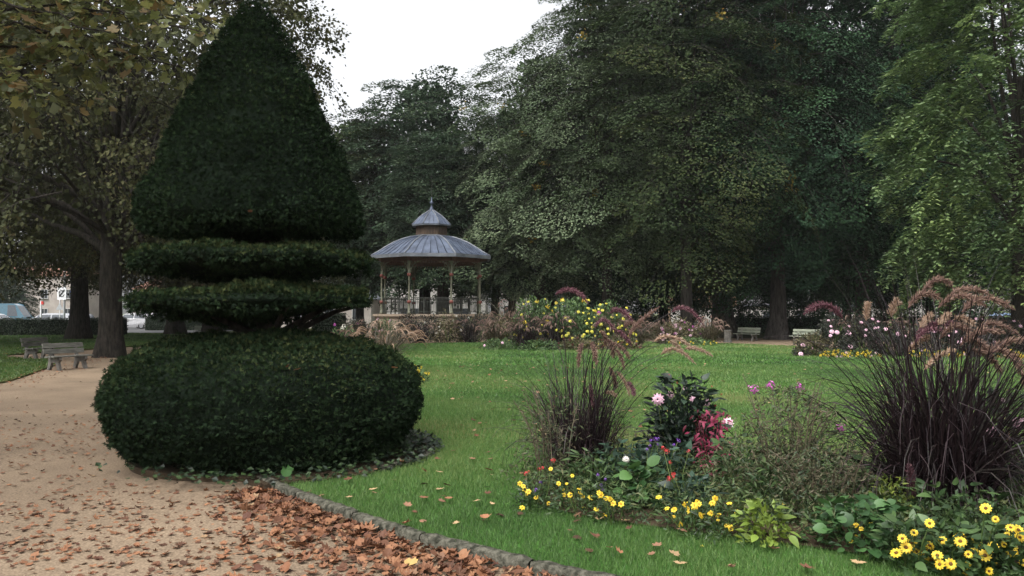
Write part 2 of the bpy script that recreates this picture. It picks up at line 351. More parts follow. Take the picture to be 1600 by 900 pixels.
TWIGS = {}
def crown_data(seed, z0, z1, R, prof, ns, nl, L, Wd, leaf, tilt=(0.5, -0.6), flat=0.25, inner=0.0, lobes=.22, rho=(.62, 1.05), twist=.55, ninner=3000, insz=.35, aspect=.75, even=False, sag=.38):
    """sprays of leaves spread over an uneven crown. tilt: pitch of sprays at the top and at the bottom"""
    rng = np.random.default_rng(seed); wob = Wob(seed + 5, 9, 2.6)
    t = rng.uniform(0, 1, ns * 4); t = t[rng.uniform(0, 1, len(t)) < (prof(t) + .12) / 1.12][:ns]; S = len(t)
    az = rng.uniform(0, 6.283, S)
    if even:                      # evenly spaced shelves of foliage with dark gaps between them
        tt = np.linspace(0, 1, 4000); cw = np.cumsum(prof(tt) + .05); cw /= cw[-1]; t = np.interp((np.arange(S) + .5) / S, cw, tt) + rng.normal(0, .006, S); az = np.arange(S) * 2.39996 + rng.normal(0, .12, S)
    dirn = np.stack([np.cos(az), np.sin(az), (t - .5) * 2], 1)
    rr = R * prof(t) * (1 + lobes * wob(dirn)) * (rho[0] + (rho[1] - rho[0]) * rng.uniform(0, 1, S) ** .45)
    C = np.stack([np.cos(az) * rr, np.sin(az) * rr, z0 + (z1 - z0) * t], 1)
    az2 = az + rng.normal(0, .45, S); pit = tilt[1] + (tilt[0] - tilt[1]) * t + rng.normal(0, .22, S)
    u = np.stack([np.cos(az2) * np.cos(pit), np.sin(az2) * np.cos(pit), np.sin(pit)], 1)
    v = unit(np.cross(np.array([0, 0, 1.0]), u)); w = np.cross(u, v)
    ls = L * rng.uniform(.65, 1.3, S)
    a = rng.uniform(0, 1, (S, nl)) ** .8; bb = rng.uniform(-1, 1, (S, nl)) * (1 - .75 * a ** 2) * Wd / L
    A = a * ls[:, None]; B = bb * ls[:, None]
    H = rng.normal(0, flat * .22, (S, nl)) * ls[:, None] - sag * A ** 2 / ls[:, None] - .35 * B ** 2 / ls[:, None]
    P = C[:, None] + u[:, None] * A[..., None] + v[:, None] * B[..., None] + w[:, None] * H[..., None]
    P = P.reshape(-1, 3); n = len(P)
    U = np.repeat(u, nl, 0) + np.repeat(v, nl, 0) * (np.sign(bb.ravel()) * .6)[:, None] + rng.normal(0, twist, (n, 3)); U[:, 2] -= .35; U = unit(U)
    N = np.repeat(w, nl, 0) + rng.normal(0, twist * .8, (n, 3)); N = unit(N - U * (N * U).sum(1, keepdims=True))
    lz = leaf * rng.uniform(.6, 1.35, n)
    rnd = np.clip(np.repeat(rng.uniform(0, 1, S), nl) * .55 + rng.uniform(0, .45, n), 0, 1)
    if ninner:  # inner leaves added to block skylight; centre shade put into their darker colours
        ti = rng.uniform(0.03, .97, ninner); ai = rng.uniform(0, 6.283, ninner); ri = R * prof(ti) * rng.uniform(.25, .78, ninner)
        Pi = np.stack([np.cos(ai) * ri, np.sin(ai) * ri, z0 + (z1 - z0) * ti], 1)
        P = np.concatenate([P, Pi]); U = np.concatenate([U, rand_unit(ninner, rng)]); Ni = rand_unit(ninner, rng); N = np.concatenate([N, Ni])
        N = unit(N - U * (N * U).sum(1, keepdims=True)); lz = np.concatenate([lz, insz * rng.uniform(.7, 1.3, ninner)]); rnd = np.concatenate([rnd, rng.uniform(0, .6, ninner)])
    V, F = rhombs(P, U, N, lz, lz * aspect, .12)
    TWIGS[seed] = (C, u, ls)
    return V, F, rnd, C, u
def limbs_mesh(name, C, z_fork, trunk_r, mat, seed, k=26, x0=(0, 0)):
    rnd = random.Random(seed); mb = MB(); idx = list(range(len(C))); rnd.shuffle(idx)
    for i in idx[:k]:
        c = Vector(C[i]); zs = min(z_fork + rnd.uniform(0, max(.5, (c.z - z_fork) * .5)), c.z + 1.5)
        s = Vector((x0[0], x0[1], zs)); mid = s.lerp(c, .5) + Vector((rnd.uniform(-.4, .4), rnd.uniform(-.4, .4), rnd.uniform(.2, 1.0)))
        r = trunk_r * rnd.uniform(.22, .42)
        pts = [s, s.lerp(mid, .5) + Vector((0, 0, .2)), mid, mid.lerp(c, .5) + Vector((0, 0, .1)), c]
        mb.tube(pts, [r, r * .8, r * .55, r * .32, r * .1], 6, cap=False)
    if seed in TWIGS:
        Ct, ut, lt = TWIGS[seed]
        for c, d, l in zip(Ct, ut, lt):          # the twig that carries each spray
            c, d = Vector(c), Vector(d); b0 = c - d * l * .8 + Vector((0, 0, -.1)); mb.tube([b0, c + Vector((0, 0, .05)), c + d * l * .5 - Vector((0, 0, .08 * l)), c + d * l * .95 - Vector((0, 0, .34 * l))], [.035, .024, .014, .005], 3, cap=False)
            for sg in (-1, 1):
                sdv = Vector((-d.y, d.x, 0)).normalized() * sg; p = c + d * l * .35; mb.tube([p, p + (d * .5 + sdv * .55) * l * .5 - Vector((0, 0, .1 * l))], [.012, .004], 3, cap=False)
    return mb.mesh(name, mat, smooth=True)
def tree(name, label, loc, crown_me, trunk_me, limb_me, rz=0.0, sc=1.0, sz=None, group=None, extra=None, dz=0.0):
    o = thing(name, label, 'tree', loc, rz, group); 
    s = (sc, sc, sz or sc)
    put('trunk', trunk_me, o, scale=(1, 1, min(1, s[2])))
    if limb_me: stuff(put('limbs', limb_me, o, (0, 0, dz), scale=s))
    me_, mt_ = crown_me if isinstance(crown_me, tuple) else (crown_me, None)
    co = put('crown', me_, o, (0, 0, dz), scale=s)
    if mt_: co.material_slots[0].link = 'OBJECT'; co.material_slots[0].material = mt_
    if extra: put('yellow_leaves', extra, o, (0, 0, dz), scale=s)
    return o
def tree_with(me, mat):       # the same crown shape in another leaf colour
    return (me, mat)
dome = lambda t: np.sqrt(np.clip(1 - (np.abs(t - .42) / .60) ** 2.3, 0, 1)) * (1 - .12 * t)
tall = lambda t: np.clip(np.minimum((t + .12) * 3.2, 1), 0, 1) * np.sqrt(np.clip(1 - (t / 1.02) ** 2.6, 0, 1))
wide = lambda t: np.sqrt(np.clip(1 - (np.abs(t - .35) / .68) ** 2.0, 0, 1))
# lindens: layered drooping sprays from low down to the top
LIND = []
for k, sd in enumerate((21, 22)):
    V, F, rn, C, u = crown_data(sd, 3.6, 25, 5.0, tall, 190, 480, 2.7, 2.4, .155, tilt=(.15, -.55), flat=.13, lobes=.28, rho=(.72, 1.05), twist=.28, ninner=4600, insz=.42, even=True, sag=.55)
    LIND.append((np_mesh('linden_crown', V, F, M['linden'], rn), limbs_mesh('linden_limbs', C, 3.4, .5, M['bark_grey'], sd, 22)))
LIND.append(LIND[0])
rg = np.random.default_rng(5)
def yellow_patch(seed, R, z0, z1, k):
    rg = np.random.default_rng(seed); P = []
    for _ in range(k):
        a = rg.uniform(0, 6.283); z = rg.uniform(z0, z1); c = np.array([math.cos(a) * R, math.sin(a) * R, z]); P.append(c + rg.normal(0, .16, (16, 3)))
    P = np.concatenate(P); U = rand_unit(len(P), rg); N = rand_unit(len(P), rg); N = unit(N - U * (N * U).sum(1, keepdims=True))
    V, F = rhombs(P, U, N, np.full(len(P), .2), np.full(len(P), .15)); return np_mesh('yellow_leaves', V, F, M['yellow_leaf'], rg.uniform(0, 1, len(P)))
YEL = [yellow_patch(31, 5.7, 6, 20, 9), yellow_patch(32, 5.7, 5, 18, 7)]
TL = [trunk_mesh('linden_trunk', 14, .50, .22, M['bark_grey'], s, flare=1.7) for s in (41, 42, 43)]
TLs = [trunk_mesh('linden_trunk', 14, .36, .18, M['bark_grey'], s, flare=1.5) for s in (44, 45)]
pal = [tree_with(l[0], M['linden_pale']) for l in LIND]; war = [tree_with(l[0], M['linden_warm']) for l in LIND]; far = [tree_with(l[0], M['far_tree']) for l in LIND]
lg = 'linden trees along the path beyond the lawn'
tree('linden_tree', 'tall dark green linden behind the rightmost pale green bench', (16.2, 48.5, 0), LIND[0][0], TL[0], LIND[0][1], .3, 1.0, 1.08, lg, YEL[0], dz=.9)
tree('linden_tree', 'dark green linden with the thickest, darkest trunk beside the stone post', (14.0, 53.0, 0), LIND[1][0], trunk_mesh('linden_trunk', 14, .70, .3, M['bark_grey'], 46, flare=1.55), LIND[1][1], 1.9, 1.0, 1.1, lg, YEL[1], dz=.9)
tree('linden_tree', 'linden with yellowing leaf tips, left of the thick dark trunk', (10.4, 47.6, 0), war[2], TLs[0], LIND[2][1], 4.0, 1.0, 1.02, lg, YEL[0], dz=1.5)
tree('linden_tree', 'silvery green linden with a slim pale trunk behind the mid lawn flower mound', (6.0, 50.5, 0), pal[0], TLs[1], LIND[0][1], 2.2, .92, .88, lg, YEL[1], dz=2.0)
tree('linden_tree', 'silvery linden whose branches overhang the right side of the bandstand roof', (1.9, 54.5, 0), pal[1], TL[1], LIND[1][1], 5.2, .92, .74, lg, YEL[0], dz=1.0)
tree('linden_tree', 'dark linden between the right flower bed and the paler feathery tree', (22.5, 51.0, 0), LIND[2][0], TL[2], LIND[2][1], .8, 1.08, 1.1, lg, YEL[1])
tree('linden_tree', 'darkest linden at the far right, behind the feathery light green tree', (29.5, 54.0, 0), LIND[0][0], TL[1], LIND[0][1], 3.6, 1.1, 1.1, lg)
rows = [(20.0, 60, 'second row linden seen between the two pale benches'), (11.5, 60.5, 'second row linden behind the thick dark trunk'), (7.2, 58, 'second row linden left of the yellowing one'), (3.0, 62, 'second row linden behind the slim pale trunk'), (26, 62, 'second row linden behind the dark linden at right'), (15.8, 58.5, 'second row linden directly behind the grey trunk'), (31.5, 60, 'second row linden at the right end'), (0, 66, 'second row linden nearest the bandstand')]
for i, (x, y, lb) in enumerate(rows):
    tree('linden_tree', lb, (x, y, 0), LIND[i % 3][0], TLs[i % 2] if i else TL[2], LIND[i % 3][1], 1.1 * i, 1.0 if i not in (3, 7) else .8, 1.0 if i not in (3, 7) else .70, 'second row of lindens', dz=-1.1 if i not in (3, 7) else 1.2)
# round crown behind the bandstand and the trees left of it
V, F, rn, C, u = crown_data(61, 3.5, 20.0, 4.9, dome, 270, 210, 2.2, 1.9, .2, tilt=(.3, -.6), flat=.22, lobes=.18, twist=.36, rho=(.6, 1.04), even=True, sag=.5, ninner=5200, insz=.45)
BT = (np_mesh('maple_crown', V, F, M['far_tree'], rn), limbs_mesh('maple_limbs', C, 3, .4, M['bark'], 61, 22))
tree('broadleaf_tree', 'round crowned dark green tree right behind the bandstand', (-6.9, 63, 0), BT[0], TL[0], BT[1], .5, 1.05, .95, None, None, dz=1.0)
tree('broadleaf_tree', 'lower olive green tree left of the round crowned one, above the bandstand eave', (-12.6, 66, 0), tree_with(BT[0], M['linden_warm']), TLs[0], BT[1], 2.5, 1.0, .80, None, None, dz=1.8)
tree('broadleaf_tree', 'thick trunked tree seen through the bandstand arches', (-5.0, 57.5, 0), tree_with(BT[0], M['far_tree']), TL[2], BT[1], 4.2, .72, .62, dz=2.2)
tree('broadleaf_tree', 'slim tree close behind the right edge of the bandstand', (-1.2, 58.5, 0), tree_with(BT[0], M['far_tree']), TLs[0], BT[1], 3.1, .6, .55, dz=1.4)
# plane trees on the left: open brownish crowns
PLN = []
for sd, ns in ((71, 600), (72, 600)):
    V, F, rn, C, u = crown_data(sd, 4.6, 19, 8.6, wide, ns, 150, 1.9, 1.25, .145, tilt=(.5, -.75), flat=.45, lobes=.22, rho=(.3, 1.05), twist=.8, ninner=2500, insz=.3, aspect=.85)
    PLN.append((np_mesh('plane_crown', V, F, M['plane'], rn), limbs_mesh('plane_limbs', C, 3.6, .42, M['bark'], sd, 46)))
pg = 'plane trees on the shaded lawn'
T1 = trunk_mesh('plane_trunk', 9, .40, .24, M['bark'], 75, flare=1.35); T2 = trunk_mesh('plane_trunk', 10, .56, .3, M['bark'], 76, flare=1.5)
tree('plane_tree', 'brownish plane tree forking low, its trunk beside the nearer grey bench', (-14.7, 29.2, 0), PLN[0][0], T1, PLN[0][1], .6, .83, 1.0, pg)
tree('plane_tree', 'plane tree with a straight dark trunk in front of the long hedge', (-26.3, 48.5, 0), PLN[1][0], T2, PLN[1][1], 2.0, 1.0, 1.05, pg)
tree('plane_tree', 'dark plane tree whose trunk shows under the topiary discs, left one', (-24.5, 58, 0), PLN[0][0], T2, PLN[0][1], 4.0, .95, .95, pg)
tree('plane_tree', 'dark plane tree whose trunk shows under the topiary discs, right one', (-20.0, 53, 0), PLN[1][0], T2, PLN[1][1], 5.1, .8, .85, pg)
tree('plane_tree', 'plane tree at the left picture edge with low hanging foliage', (-27.5, 38, 0), PLN[1][0], T2, PLN[1][1], 1.0, .9, .95, pg)
# feathery light green tree at the right edge
def robinia():
    V, F, rn, C, u = crown_data(81, 3.0, 21, 4.7, dome, 560, 1, 2.2, .9, .1, tilt=(.4, -.9), rho=(.45, 1.05), ninner=0)
    rng = np.random.default_rng(82); Ps = []; Us = []; Ns = []; R = []
    for c, ax in zip(C, u):                       # each spray: a twig carrying compound leaves of paired leaflets
        q = rng.uniform(0, 1); sd0 = unit(np.cross(ax, [0, 0, 1.0])); tl = rng.uniform(1.0, 1.9)
        for k in range(13):
            s0 = rng.uniform(0, 1); o = c + ax * tl * s0 + np.array([0, 0, -.35 * tl]) * s0 ** 2 + rng.normal(0, .12, 3)
            d = unit(sd0 * rng.choice([-1, 1]) * rng.uniform(.4, 1.2) + ax * rng.uniform(.3, 1) + rng.normal(0, .3, 3)); L = rng.uniform(.4, .7); m = 5
            s = np.linspace(.15, 1, m)[:, None]; base = o + d * L * s + np.array([0, 0, -.45 * L]) * s ** 2; side = unit(np.cross(d, [0, 0, 1.0]))
            for sg in (-1, 1):
                Ps.append(base); Us.append(unit(np.repeat((side * sg + d * .5)[None], m, 0) + rng.normal(0, .2, (m, 3)) + np.array([0, 0, -.2])))
                Ns.append(np.repeat(np.array([[0, 0, 1.0]]), m, 0) + rng.normal(0, .3, (m, 3))); R.append(np.clip(q * .6 + rng.uniform(0, .4, m), 0, 1))
    P = np.concatenate(Ps); U = np.concatenate(Us); N = np.concatenate(Ns); N = unit(N - U * (N * U).sum(1, keepdims=True)); R = np.concatenate(R)
    V, F = rhombs(P, U, N, rng.uniform(.19, .27, len(P)), rng.uniform(.09, .13, len(P)))
    return np_mesh('robinia_crown', V, F, M['robinia'], R), limbs_mesh('robinia_limbs', C, 3.2, .3, M['bark'], 83, 26)
RB = robinia()
tree('robinia_tree', 'light green feathery leaved tree at the right picture edge', (20.2, 31.5, 0), RB[0], trunk_mesh('robinia_trunk', 11, .45, .22, M['bark'], 84), RB[1], .4, 1.0, 1.0)
# ------------------------------------------------------------------ the clipped yew: cone, two discs and a broad skirt
M['yew'] = leaf_mat('yew_needle', [lin('#151f15'), lin('#1b2819'), lin('#212f1d'), lin('#2a3822'), lin('#40462a')], trans=.1, rough=.8, objvar=0.0, spec=.05)
M['yew_tip'] = leaf_mat('yew_tip', [lin('#2c3d22'), lin('#3c4a26'), lin('#566030'), lin('#5c4a2a')], trans=.15, rough=.6, objvar=0.0, spec=.2)
M['yew_core'] = noise_mat('yew_core', lin('#0f150e'), lin('#19221a'), scale=12, rough=.95, bump=.6, bscale=40, spec=.05)
topi = thing('clipped_yew', 'tall dark green yew clipped into a cone above two discs and a broad skirt', 'topiary', TOP_C)
def tier(name, prof, offs, dens, seed, top_lighter=0.0, rough=.05, mat=None, sq=1.0):
    """prof: (radius, height) from bottom axis to top axis; leaf sprigs cover the surface of revolution"""
    rng = np.random.default_rng(seed); prof = np.array(prof, float); wob = Wob(seed, 14, 4.5); wob2 = Wob(seed + 3, 10, 13.0); wob3 = Wob(seed + 4, 14, 30.0)
    def P_of(s, az):
        k = np.clip(s, 0, len(prof) - 1.0001); i = k.astype(int); f = (k - i)[:, None]; q = prof[i] * (1 - f) + prof[i + 1] * f
        d = np.stack([np.cos(az), np.sin(az) * sq, 0 * az], 1)
        p = d * q[:, :1]; p[:, 2] = q[:, 1]
        n = wob(p * np.array([.7, .7, 1.6])) * rough + wob2(p * np.array([.6, .6, 2.6])) * rough * .7 + wob3(p * np.array([.8, .8, 1.5])) * .02
        return p, d, n, i, f[:, 0]
    seg = prof[1:] - prof[:-1]; ln = np.linalg.norm(seg, axis=1); rm = (prof[1:, 0] + prof[:-1, 0]) / 2; area = 2 * math.pi * rm * ln
    n = int(area.sum() * dens * 1.4); w = area / area.sum(); i = rng.choice(len(w), n, p=w); s = i + rng.uniform(0, 1, n); az = rng.uniform(0, 6.283, n); kp = ((np.sin(az) < .35) | (rng.uniform(0, 1, n) < .25)) & ((seg[i, 0] < .1) | (seg[i, 1] > .05) | (rng.uniform(0, 1, n) < .5)); s, az, i = s[kp], az[kp], i[kp]; n = len(s)
    p, d, nz, i, f = P_of(s, az)
    nr = np.stack([seg[i, 1], -seg[i, 0]], 1); nr = unit(nr)
    N = d * nr[:, :1]; N[:, 2] = nr[:, 1]; N = unit(N)
    inset = rng.uniform(0, 1, n) ** 2 * .12
    p = p + N * (nz - inset + .01 + rng.normal(0, .012, n))[:, None]
    U = unit(N * .8 + rng.normal(0, .55, (n, 3)) + np.array([0, 0, .12])); Vs = []; Fs = []; R = []
    side = unit(np.cross(U, rng.normal(size=(n, 3)))); nrm = np.cross(side, U)
    rv = np.clip(rng.uniform(0, 1, n) ** 1.5 * .75 + .25 * np.clip(wob(p * .6), -.5, 1) + top_lighter * np.clip(N[:, 2], 0, 1), 0, 1)  # sprigs facing upward take lighter colours
    L = rng.uniform(.026, .06, n)
    for sg, k in ((0, 1.0), (-.7, .85), (.7, .85)):
        u2 = unit(U + side * sg); V, F = rhombs(p + U * (.012 * abs(sg)), u2, nrm, L * k, L * .24 * k, .1)
        F = F + sum(len(x) for x in Vs); Vs.append(V); Fs.append(F); R.append(rv)
    o = put(name, np_mesh(name, np.concatenate(Vs), np.concatenate(Fs), mat or M['yew'], np.concatenate(R)), topi, offs)
    # solid core under the sprigs, darker than they are
    m = 48; k = len(prof); az = np.linspace(0, 6.283, m + 1)[:-1]; Vc = []
    for j in range(k):
        pp, dd, nn, _, _ = P_of(np.full(m, float(j)), az); rr = max(prof[j, 0] - .05, .001) / max(prof[j, 0], .001)
        pp[:, :2] *= rr; pp[:, :2] += dd[:, :2] * (nn * .8)[:, None] * (prof[j, 0] > .1); Vc.append(pp)
    Vc = np.concatenate(Vc); ctr = (prof[:, 1].min() + prof[:, 1].max()) / 2; Vc[:, 2] = ctr + (Vc[:, 2] - ctr) * .96
    F = np.array([(a * m + c, a * m + (c + 1) % m, (a + 1) * m + (c + 1) % m, (a + 1) * m + c) for a in range(k - 1) for c in range(m)])
    put('dark_core', np_mesh('dark_core', Vc, F, M['yew_core'], smooth=True), o)
    return o
cone_prof = [(0, 2.50), (.5, 2.50), (.92, 2.53), (1.12, 2.57), (1.20, 2.64), (1.20, 2.74), (1.15, 2.95), (1.02, 3.3), (.88, 3.65), (.73, 4.0), (.57, 4.35), (.395, 4.7), (.23, 5.02), (.10, 5.22), (.03, 5.31), (0, 5.33)]
tier('cone', [(r * 1.03, z) for r, z in cone_prof], (-.19, 0, .0), 2400, 101, rough=.06)
disc2 = [(0, 2.0), (.4, 2.02), (.8, 2.08), (1.1, 2.14), (1.3, 2.18), (1.38, 2.23), (1.36, 2.28), (1.25, 2.32), (.8, 2.34), (.4, 2.34), (0, 2.34)]
tier('upper_disc', [(r * .95, z) for r, z in disc2], (-.19, 0, .0), 2000, 102, top_lighter=.5, rough=.085, mat=M['yew'])
disc1 = [(0, 1.54), (.3, 1.56), (.7, 1.63), (1.1, 1.69), (1.3, 1.73), (1.39, 1.77), (1.37, 1.82), (1.25, 1.85), (.8, 1.87), (.4, 1.88), (0, 1.88)]
tier('lower_disc', [(r * .95, z) for r, z in disc1], (-.19, 0, .0), 2000, 103, top_lighter=.45, rough=.09, mat=M['yew'])
skirt = [(0, .12), (1.0, .10), (1.5, .10), (1.72, .22), (1.84, .42), (1.90, .66), (1.87, .88), (1.75, 1.06), (1.5, 1.20), (1.1, 1.30), (.7, 1.36), (.3, 1.40), (0, 1.40)]
tier('skirt', [(r * .9, z) for r, z in skirt], (0, 0, .0), 2250, 104, top_lighter=.35, rough=.09)
mb = MB(); mb.tube([(0, 0, .05), (-.02, 0, 1.4), (-.05, .02, 2.2), (-.06, 0, 3.0)], [.16, .13, .11, .08], 10)
for a, z, e in ((.3, 1.3, 1.66), (1.6, 1.35, 1.66), (2.6, 1.3, 1.62), (4.0, 1.32, 1.64), (5.2, 1.28, 1.66), (5.9, 1.34, 1.70), (3.3, 1.36, 1.6)):
    mb.tube([(0, 0, z), (.35 * math.cos(a), .35 * math.sin(a), (z + e) / 2 - .02), (.75 * math.cos(a), .75 * math.sin(a), e), (1.1 * math.cos(a), 1.1 * math.sin(a), e + .08)], [.05, .042, .03, .012], 6)
mb.build('trunk', M['bark'], topi, smooth=True)
# ivy creeping round the foot
M['ivy'] = leaf_mat('ivy_leaf', [lin('#121b12'), lin('#1b281a'), lin('#273720'), lin('#3a4c2c')], trans=.1, rough=.45, objvar=.1)
rng = np.random.default_rng(111); n = 1500
az = math.radians(-150) + math.radians(205) * rng.uniform(0, 1, n) ** .5; rr = rng.uniform(1.4, 2.0, n) - .12 * (az < -1.5)
P = np.stack([TOP_C.x + rr * np.cos(az), TOP_C.y + rr * np.sin(az), ZL + .015 + rng.uniform(0, .10, n) * np.clip((2.2 - rr) * 2, 0.15, 1)], 1)
U = unit(np.stack([rng.normal(0, 1, n), rng.normal(0, 1, n), rng.normal(0, .25, n)], 1)); N = unit(np.stack([rng.normal(0, .4, n), rng.normal(-.3, .4, n), np.ones(n)], 1)); N = unit(N - U * (N * U).sum(1, keepdims=True))
V, F = rhombs(P, U, N, rng.uniform(.04, .075, n), rng.uniform(.04, .07, n), .1)
tag(put('ivy', np_mesh('ivy', V, F, M['ivy'], rng.uniform(0, 1, n))), 'dark ivy creeping round the foot of the clipped yew', 'ivy', kind='stuff')
# ------------------------------------------------------------------ the bandstand
M['zinc'] = noise_mat('zinc_sheet', lin('#323947'), lin('#525b6c'), scale=1.6, detail=8, rough=.6, bump=.15, bscale=6, metallic=.25, spec=.4)
M['zinc_trim'] = noise_mat('zinc_trim', lin('#55595f'), lin('#73777c'), scale=2, rough=.5, bump=.1, metallic=.2)
M['drum_wood'] = noise_mat('drum_wood', lin('#352b24'), lin('#4e4034'), scale=3, detail=8, rough=.75, bump=.3, stretch=(4, 4, .5))
M['iron'] = noise_mat('painted_iron', lin('#545648'), lin('#6e6e5d'), scale=5, rough=.6, bump=.1)
M['iron_red'] = noise_mat('red_iron', lin('#5e3630'), lin('#74443b'), scale=5, rough=.6, bump=.1)
M['rail_iron'] = noise_mat('rail_iron', lin('#2c2d2a'), lin('#41433d'), scale=5, rough=.6, bump=.1)
M['soffit'] = noise_mat('soffit_boards', lin('#4a342d'), lin('#644a40'), scale=3, rough=.8, bump=.2)
M['plaster'] = noise_mat('platform_plaster', lin('#857667'), lin('#9c8d7c'), scale=1.2, detail=8, rough=.9, bump=.2, bscale=20)
BC = Vector((-4.86, 48.0, 0))
band = thing('bandstand', 'octagonal bandstand with curved grey zinc roof, wooden lantern and slim iron columns', 'bandstand', BC); band.scale = (.91, .91, 1)
A = [math.radians(-18 + 45 * k) for k in range(8)]
def oc(R, k, z=0.0): return Vector((R * math.sin(A[k % 8]), -R * math.cos(A[k % 8]), z))
ZF, ZE = 1.55, 4.86
mb = MB(); mb.prism([tuple(oc(3.85, k))[:2] for k in range(8)], 0, 1.42); mb.build('platform', M['plaster'], band)
mb = MB(); mb.prism([tuple(oc(4.0, k))[:2] for k in range(8)], 1.423, ZF); mb.build('coping', M['plaster'], band)
for k in range(8):       # recessed wall panels on the platform
    a, b_ = oc(3.85, k), oc(3.85, k + 1); m_ = (a + b_) / 2; d = (b_ - a).normalized(); ang = math.atan2(d.y, d.x); nrm = Vector((d.y, -d.x, 0))
    mb = MB(); mb.box(m_ + nrm * .02 + Vector((0, 0, .75)), (2.1, .05, 1.0), ang); mb.build('wall_panel', M['plaster'], band)
    # column with red bands
    c = oc(3.42, k)
    mb = MB(); mb.lathe([(.13, 0), (.13, .12), (.085, .16), (.075, .6), (.095, .66), (.095, .74), (.06, .8), (.05, 2.1), (.085, 2.18), (.085, 2.3), (.055, 2.36), (.05, 2.75), (.1, 2.9), (.14, 2.98), (.14, ZE - ZF - .28)], 10, c + Vector((0, 0, ZF)))
    col = mb.build('column', M['iron'], band, smooth=True)
    for zz in (.70, 2.24):
        q = MB(); q.lathe([(.09, -.09), (.125, -.05), (.13, .0), (.125, .05), (.09, .09)], 10, c + Vector((0, 0, ZF + zz))); q.build('band', M['iron_red'], col, smooth=True)
    a, b_ = oc(3.42, k), oc(3.42, k + 1); d = (b_ - a); ln = d.length; d.normalize(); ang = math.atan2(d.y, d.x); m_ = (a + b_) / 2
    # curved brackets either side of the opening
    for s0, sg in ((a, 1), (b_, -1)):
        q = MB(); pts = []
        for i in range(7):
            t = i / 6 * math.pi / 2; pts.append(s0 + d * sg * (.08 + .75 * (1 - math.cos(t))) + Vector((0, 0, ZE - .95 + .68 * math.sin(t))))
        q.tube(pts, .03, 5)
        for i in (1, 2, 3, 4, 5):
            q.tube([pts[i], Vector((pts[i].x, pts[i].y, ZE - .26))], .012, 4)
        cc = s0 + d * sg * .3 + Vector((0, 0, ZE - .5)); q.tube([cc + d * sg * .14 * math.cos(t) + Vector((0, 0, .14 * math.sin(t))) for t in np.linspace(0, 6.28, 11)], .016, 4, cap=False)
        q.build('bracket', M['iron'], band)
    q = MB(); q.box(m_ + Vector((0, 0, ZE - .14)), (ln - .02, .10, .28), ang)
    for i in range(15): q.lathe([(.0, -.14), (.035, -.09), (.02, -.03), (.03, .02)], 6, m_ + d * (ln * ((i + .5) / 15 - .5)) + Vector((0, 0, ZE - .30)), cap=False)
    q.build('frieze', M['soffit'], band)
    q = MB(); q.box(m_ + Vector((0, 0, ZF + .92)), (ln - .22, .06, .05), ang); q.box(m_ + Vector((0, 0, ZF + .12)), (ln - .22, .05, .04), ang); q.box(m_ + Vector((0, 0, ZF + .70)), (ln - .22, .03, .025), ang)
    for i in range(20):
        p = m_ + d * ((ln - .3) * (i / 19 - .5)); q.box(p + Vector((0, 0, ZF + .5)), (.022, .022, .8), ang)
    for i in range(1, 3):
        p = m_ + d * ((ln - .3) * (i / 3 - .5)); q.box(p + Vector((0, 0, ZF + .48)), (.06, .06, .96), ang)
    q.build('railing', M['rail_iron'], band)
mb = MB(); mb.prism([tuple(oc(4.02, k))[:2] for k in range(8)], ZE - .03, ZE + .02); mb.build('ceiling', M['soffit'], band)
def roof(name, prof, nsheet, rib, hip):
    root = bpy.data.objects.new(name, None); COL.objects.link(root); root.parent = band
    for k in range(8):
        for s in range(nsheet):
            vs = []; fs = []; n = len(prof); g = .006
            for (R, z) in prof:
                a, b_ = oc(R, k, z), oc(R, k + 1, z)
                p0 = a.lerp(b_, s / nsheet + g); p1 = a.lerp(b_, (s + 1) / nsheet - g)
                dirv = (b_ - a).normalized() * min(rib, (p1 - p0).length * .2); up = Vector((0, 0, rib * 1.1))
                vs += [p0 + up * .0, p0 + up, p0 + dirv + up, p0 + dirv, p1]
            for i in range(n - 1):
                for j in range(4): fs.append((i * 5 + j, i * 5 + j + 1, (i + 1) * 5 + j + 1, (i + 1) * 5 + j))
            m_ = MB(); m_.add(vs, fs); m_.build('roof_sheet', M['zinc'], root)
        h = MB(); h.tube([oc(R, k, z + .02) for R, z in prof], hip, 6); h.build('hip_roll', M['zinc_trim'], root, smooth=True)
    return root
R1 = [(4.12, ZE + .10), (3.7, ZE + .30), (3.2, ZE + .60), (2.6, ZE + .92), (2.0, ZE + 1.14), (1.55, ZE + 1.27), (1.2, ZE + 1.33)]
roof('main_roof', R1, 6, .035, .05)
mb = MB()
for k in range(8):
    a, b_ = oc(4.14, k), oc(4.14, k + 1); d = (b_ - a); ang = math.atan2(d.y, d.x); mb.box((a + b_) / 2 + Vector((0, 0, ZE + .02)), (d.length + .03, .06, .2), ang)
mb.build('gutter', M['zinc_trim'], band)
ZD = ZE + 1.3
mb = MB(); mb.prism([tuple(oc(1.25, k))[:2] for k in range(8)], ZD - .03, ZD + .1); mb.build('lantern_base', M['zinc_trim'], band)
for k in range(8):
    a, b_ = oc(1.08, k), oc(1.08, k + 1); d = b_ - a; ang = math.atan2(d.y, d.x)
    mb = MB()
    for i in range(6): mb.box(a.lerp(b_, (i + .5) / 6) + Vector((0, 0, ZD + .38)), (d.length / 6 - .012, .05 + .006 * (i % 2), .57), ang)
    mb.build('lantern_boards', M['drum_wood'], band)
mb = MB(); mb.prism([tuple(oc(1.0, k))[:2] for k in range(8)], ZD + .08, ZD + .66); mb.build('lantern_core', M['drum_wood'], band)
ZU = ZD + .66
mb = MB(); mb.prism([tuple(oc(1.36, k))[:2] for k in range(8)], ZU, ZU + .07); mb.build('lantern_gutter', M['zinc_trim'], band)
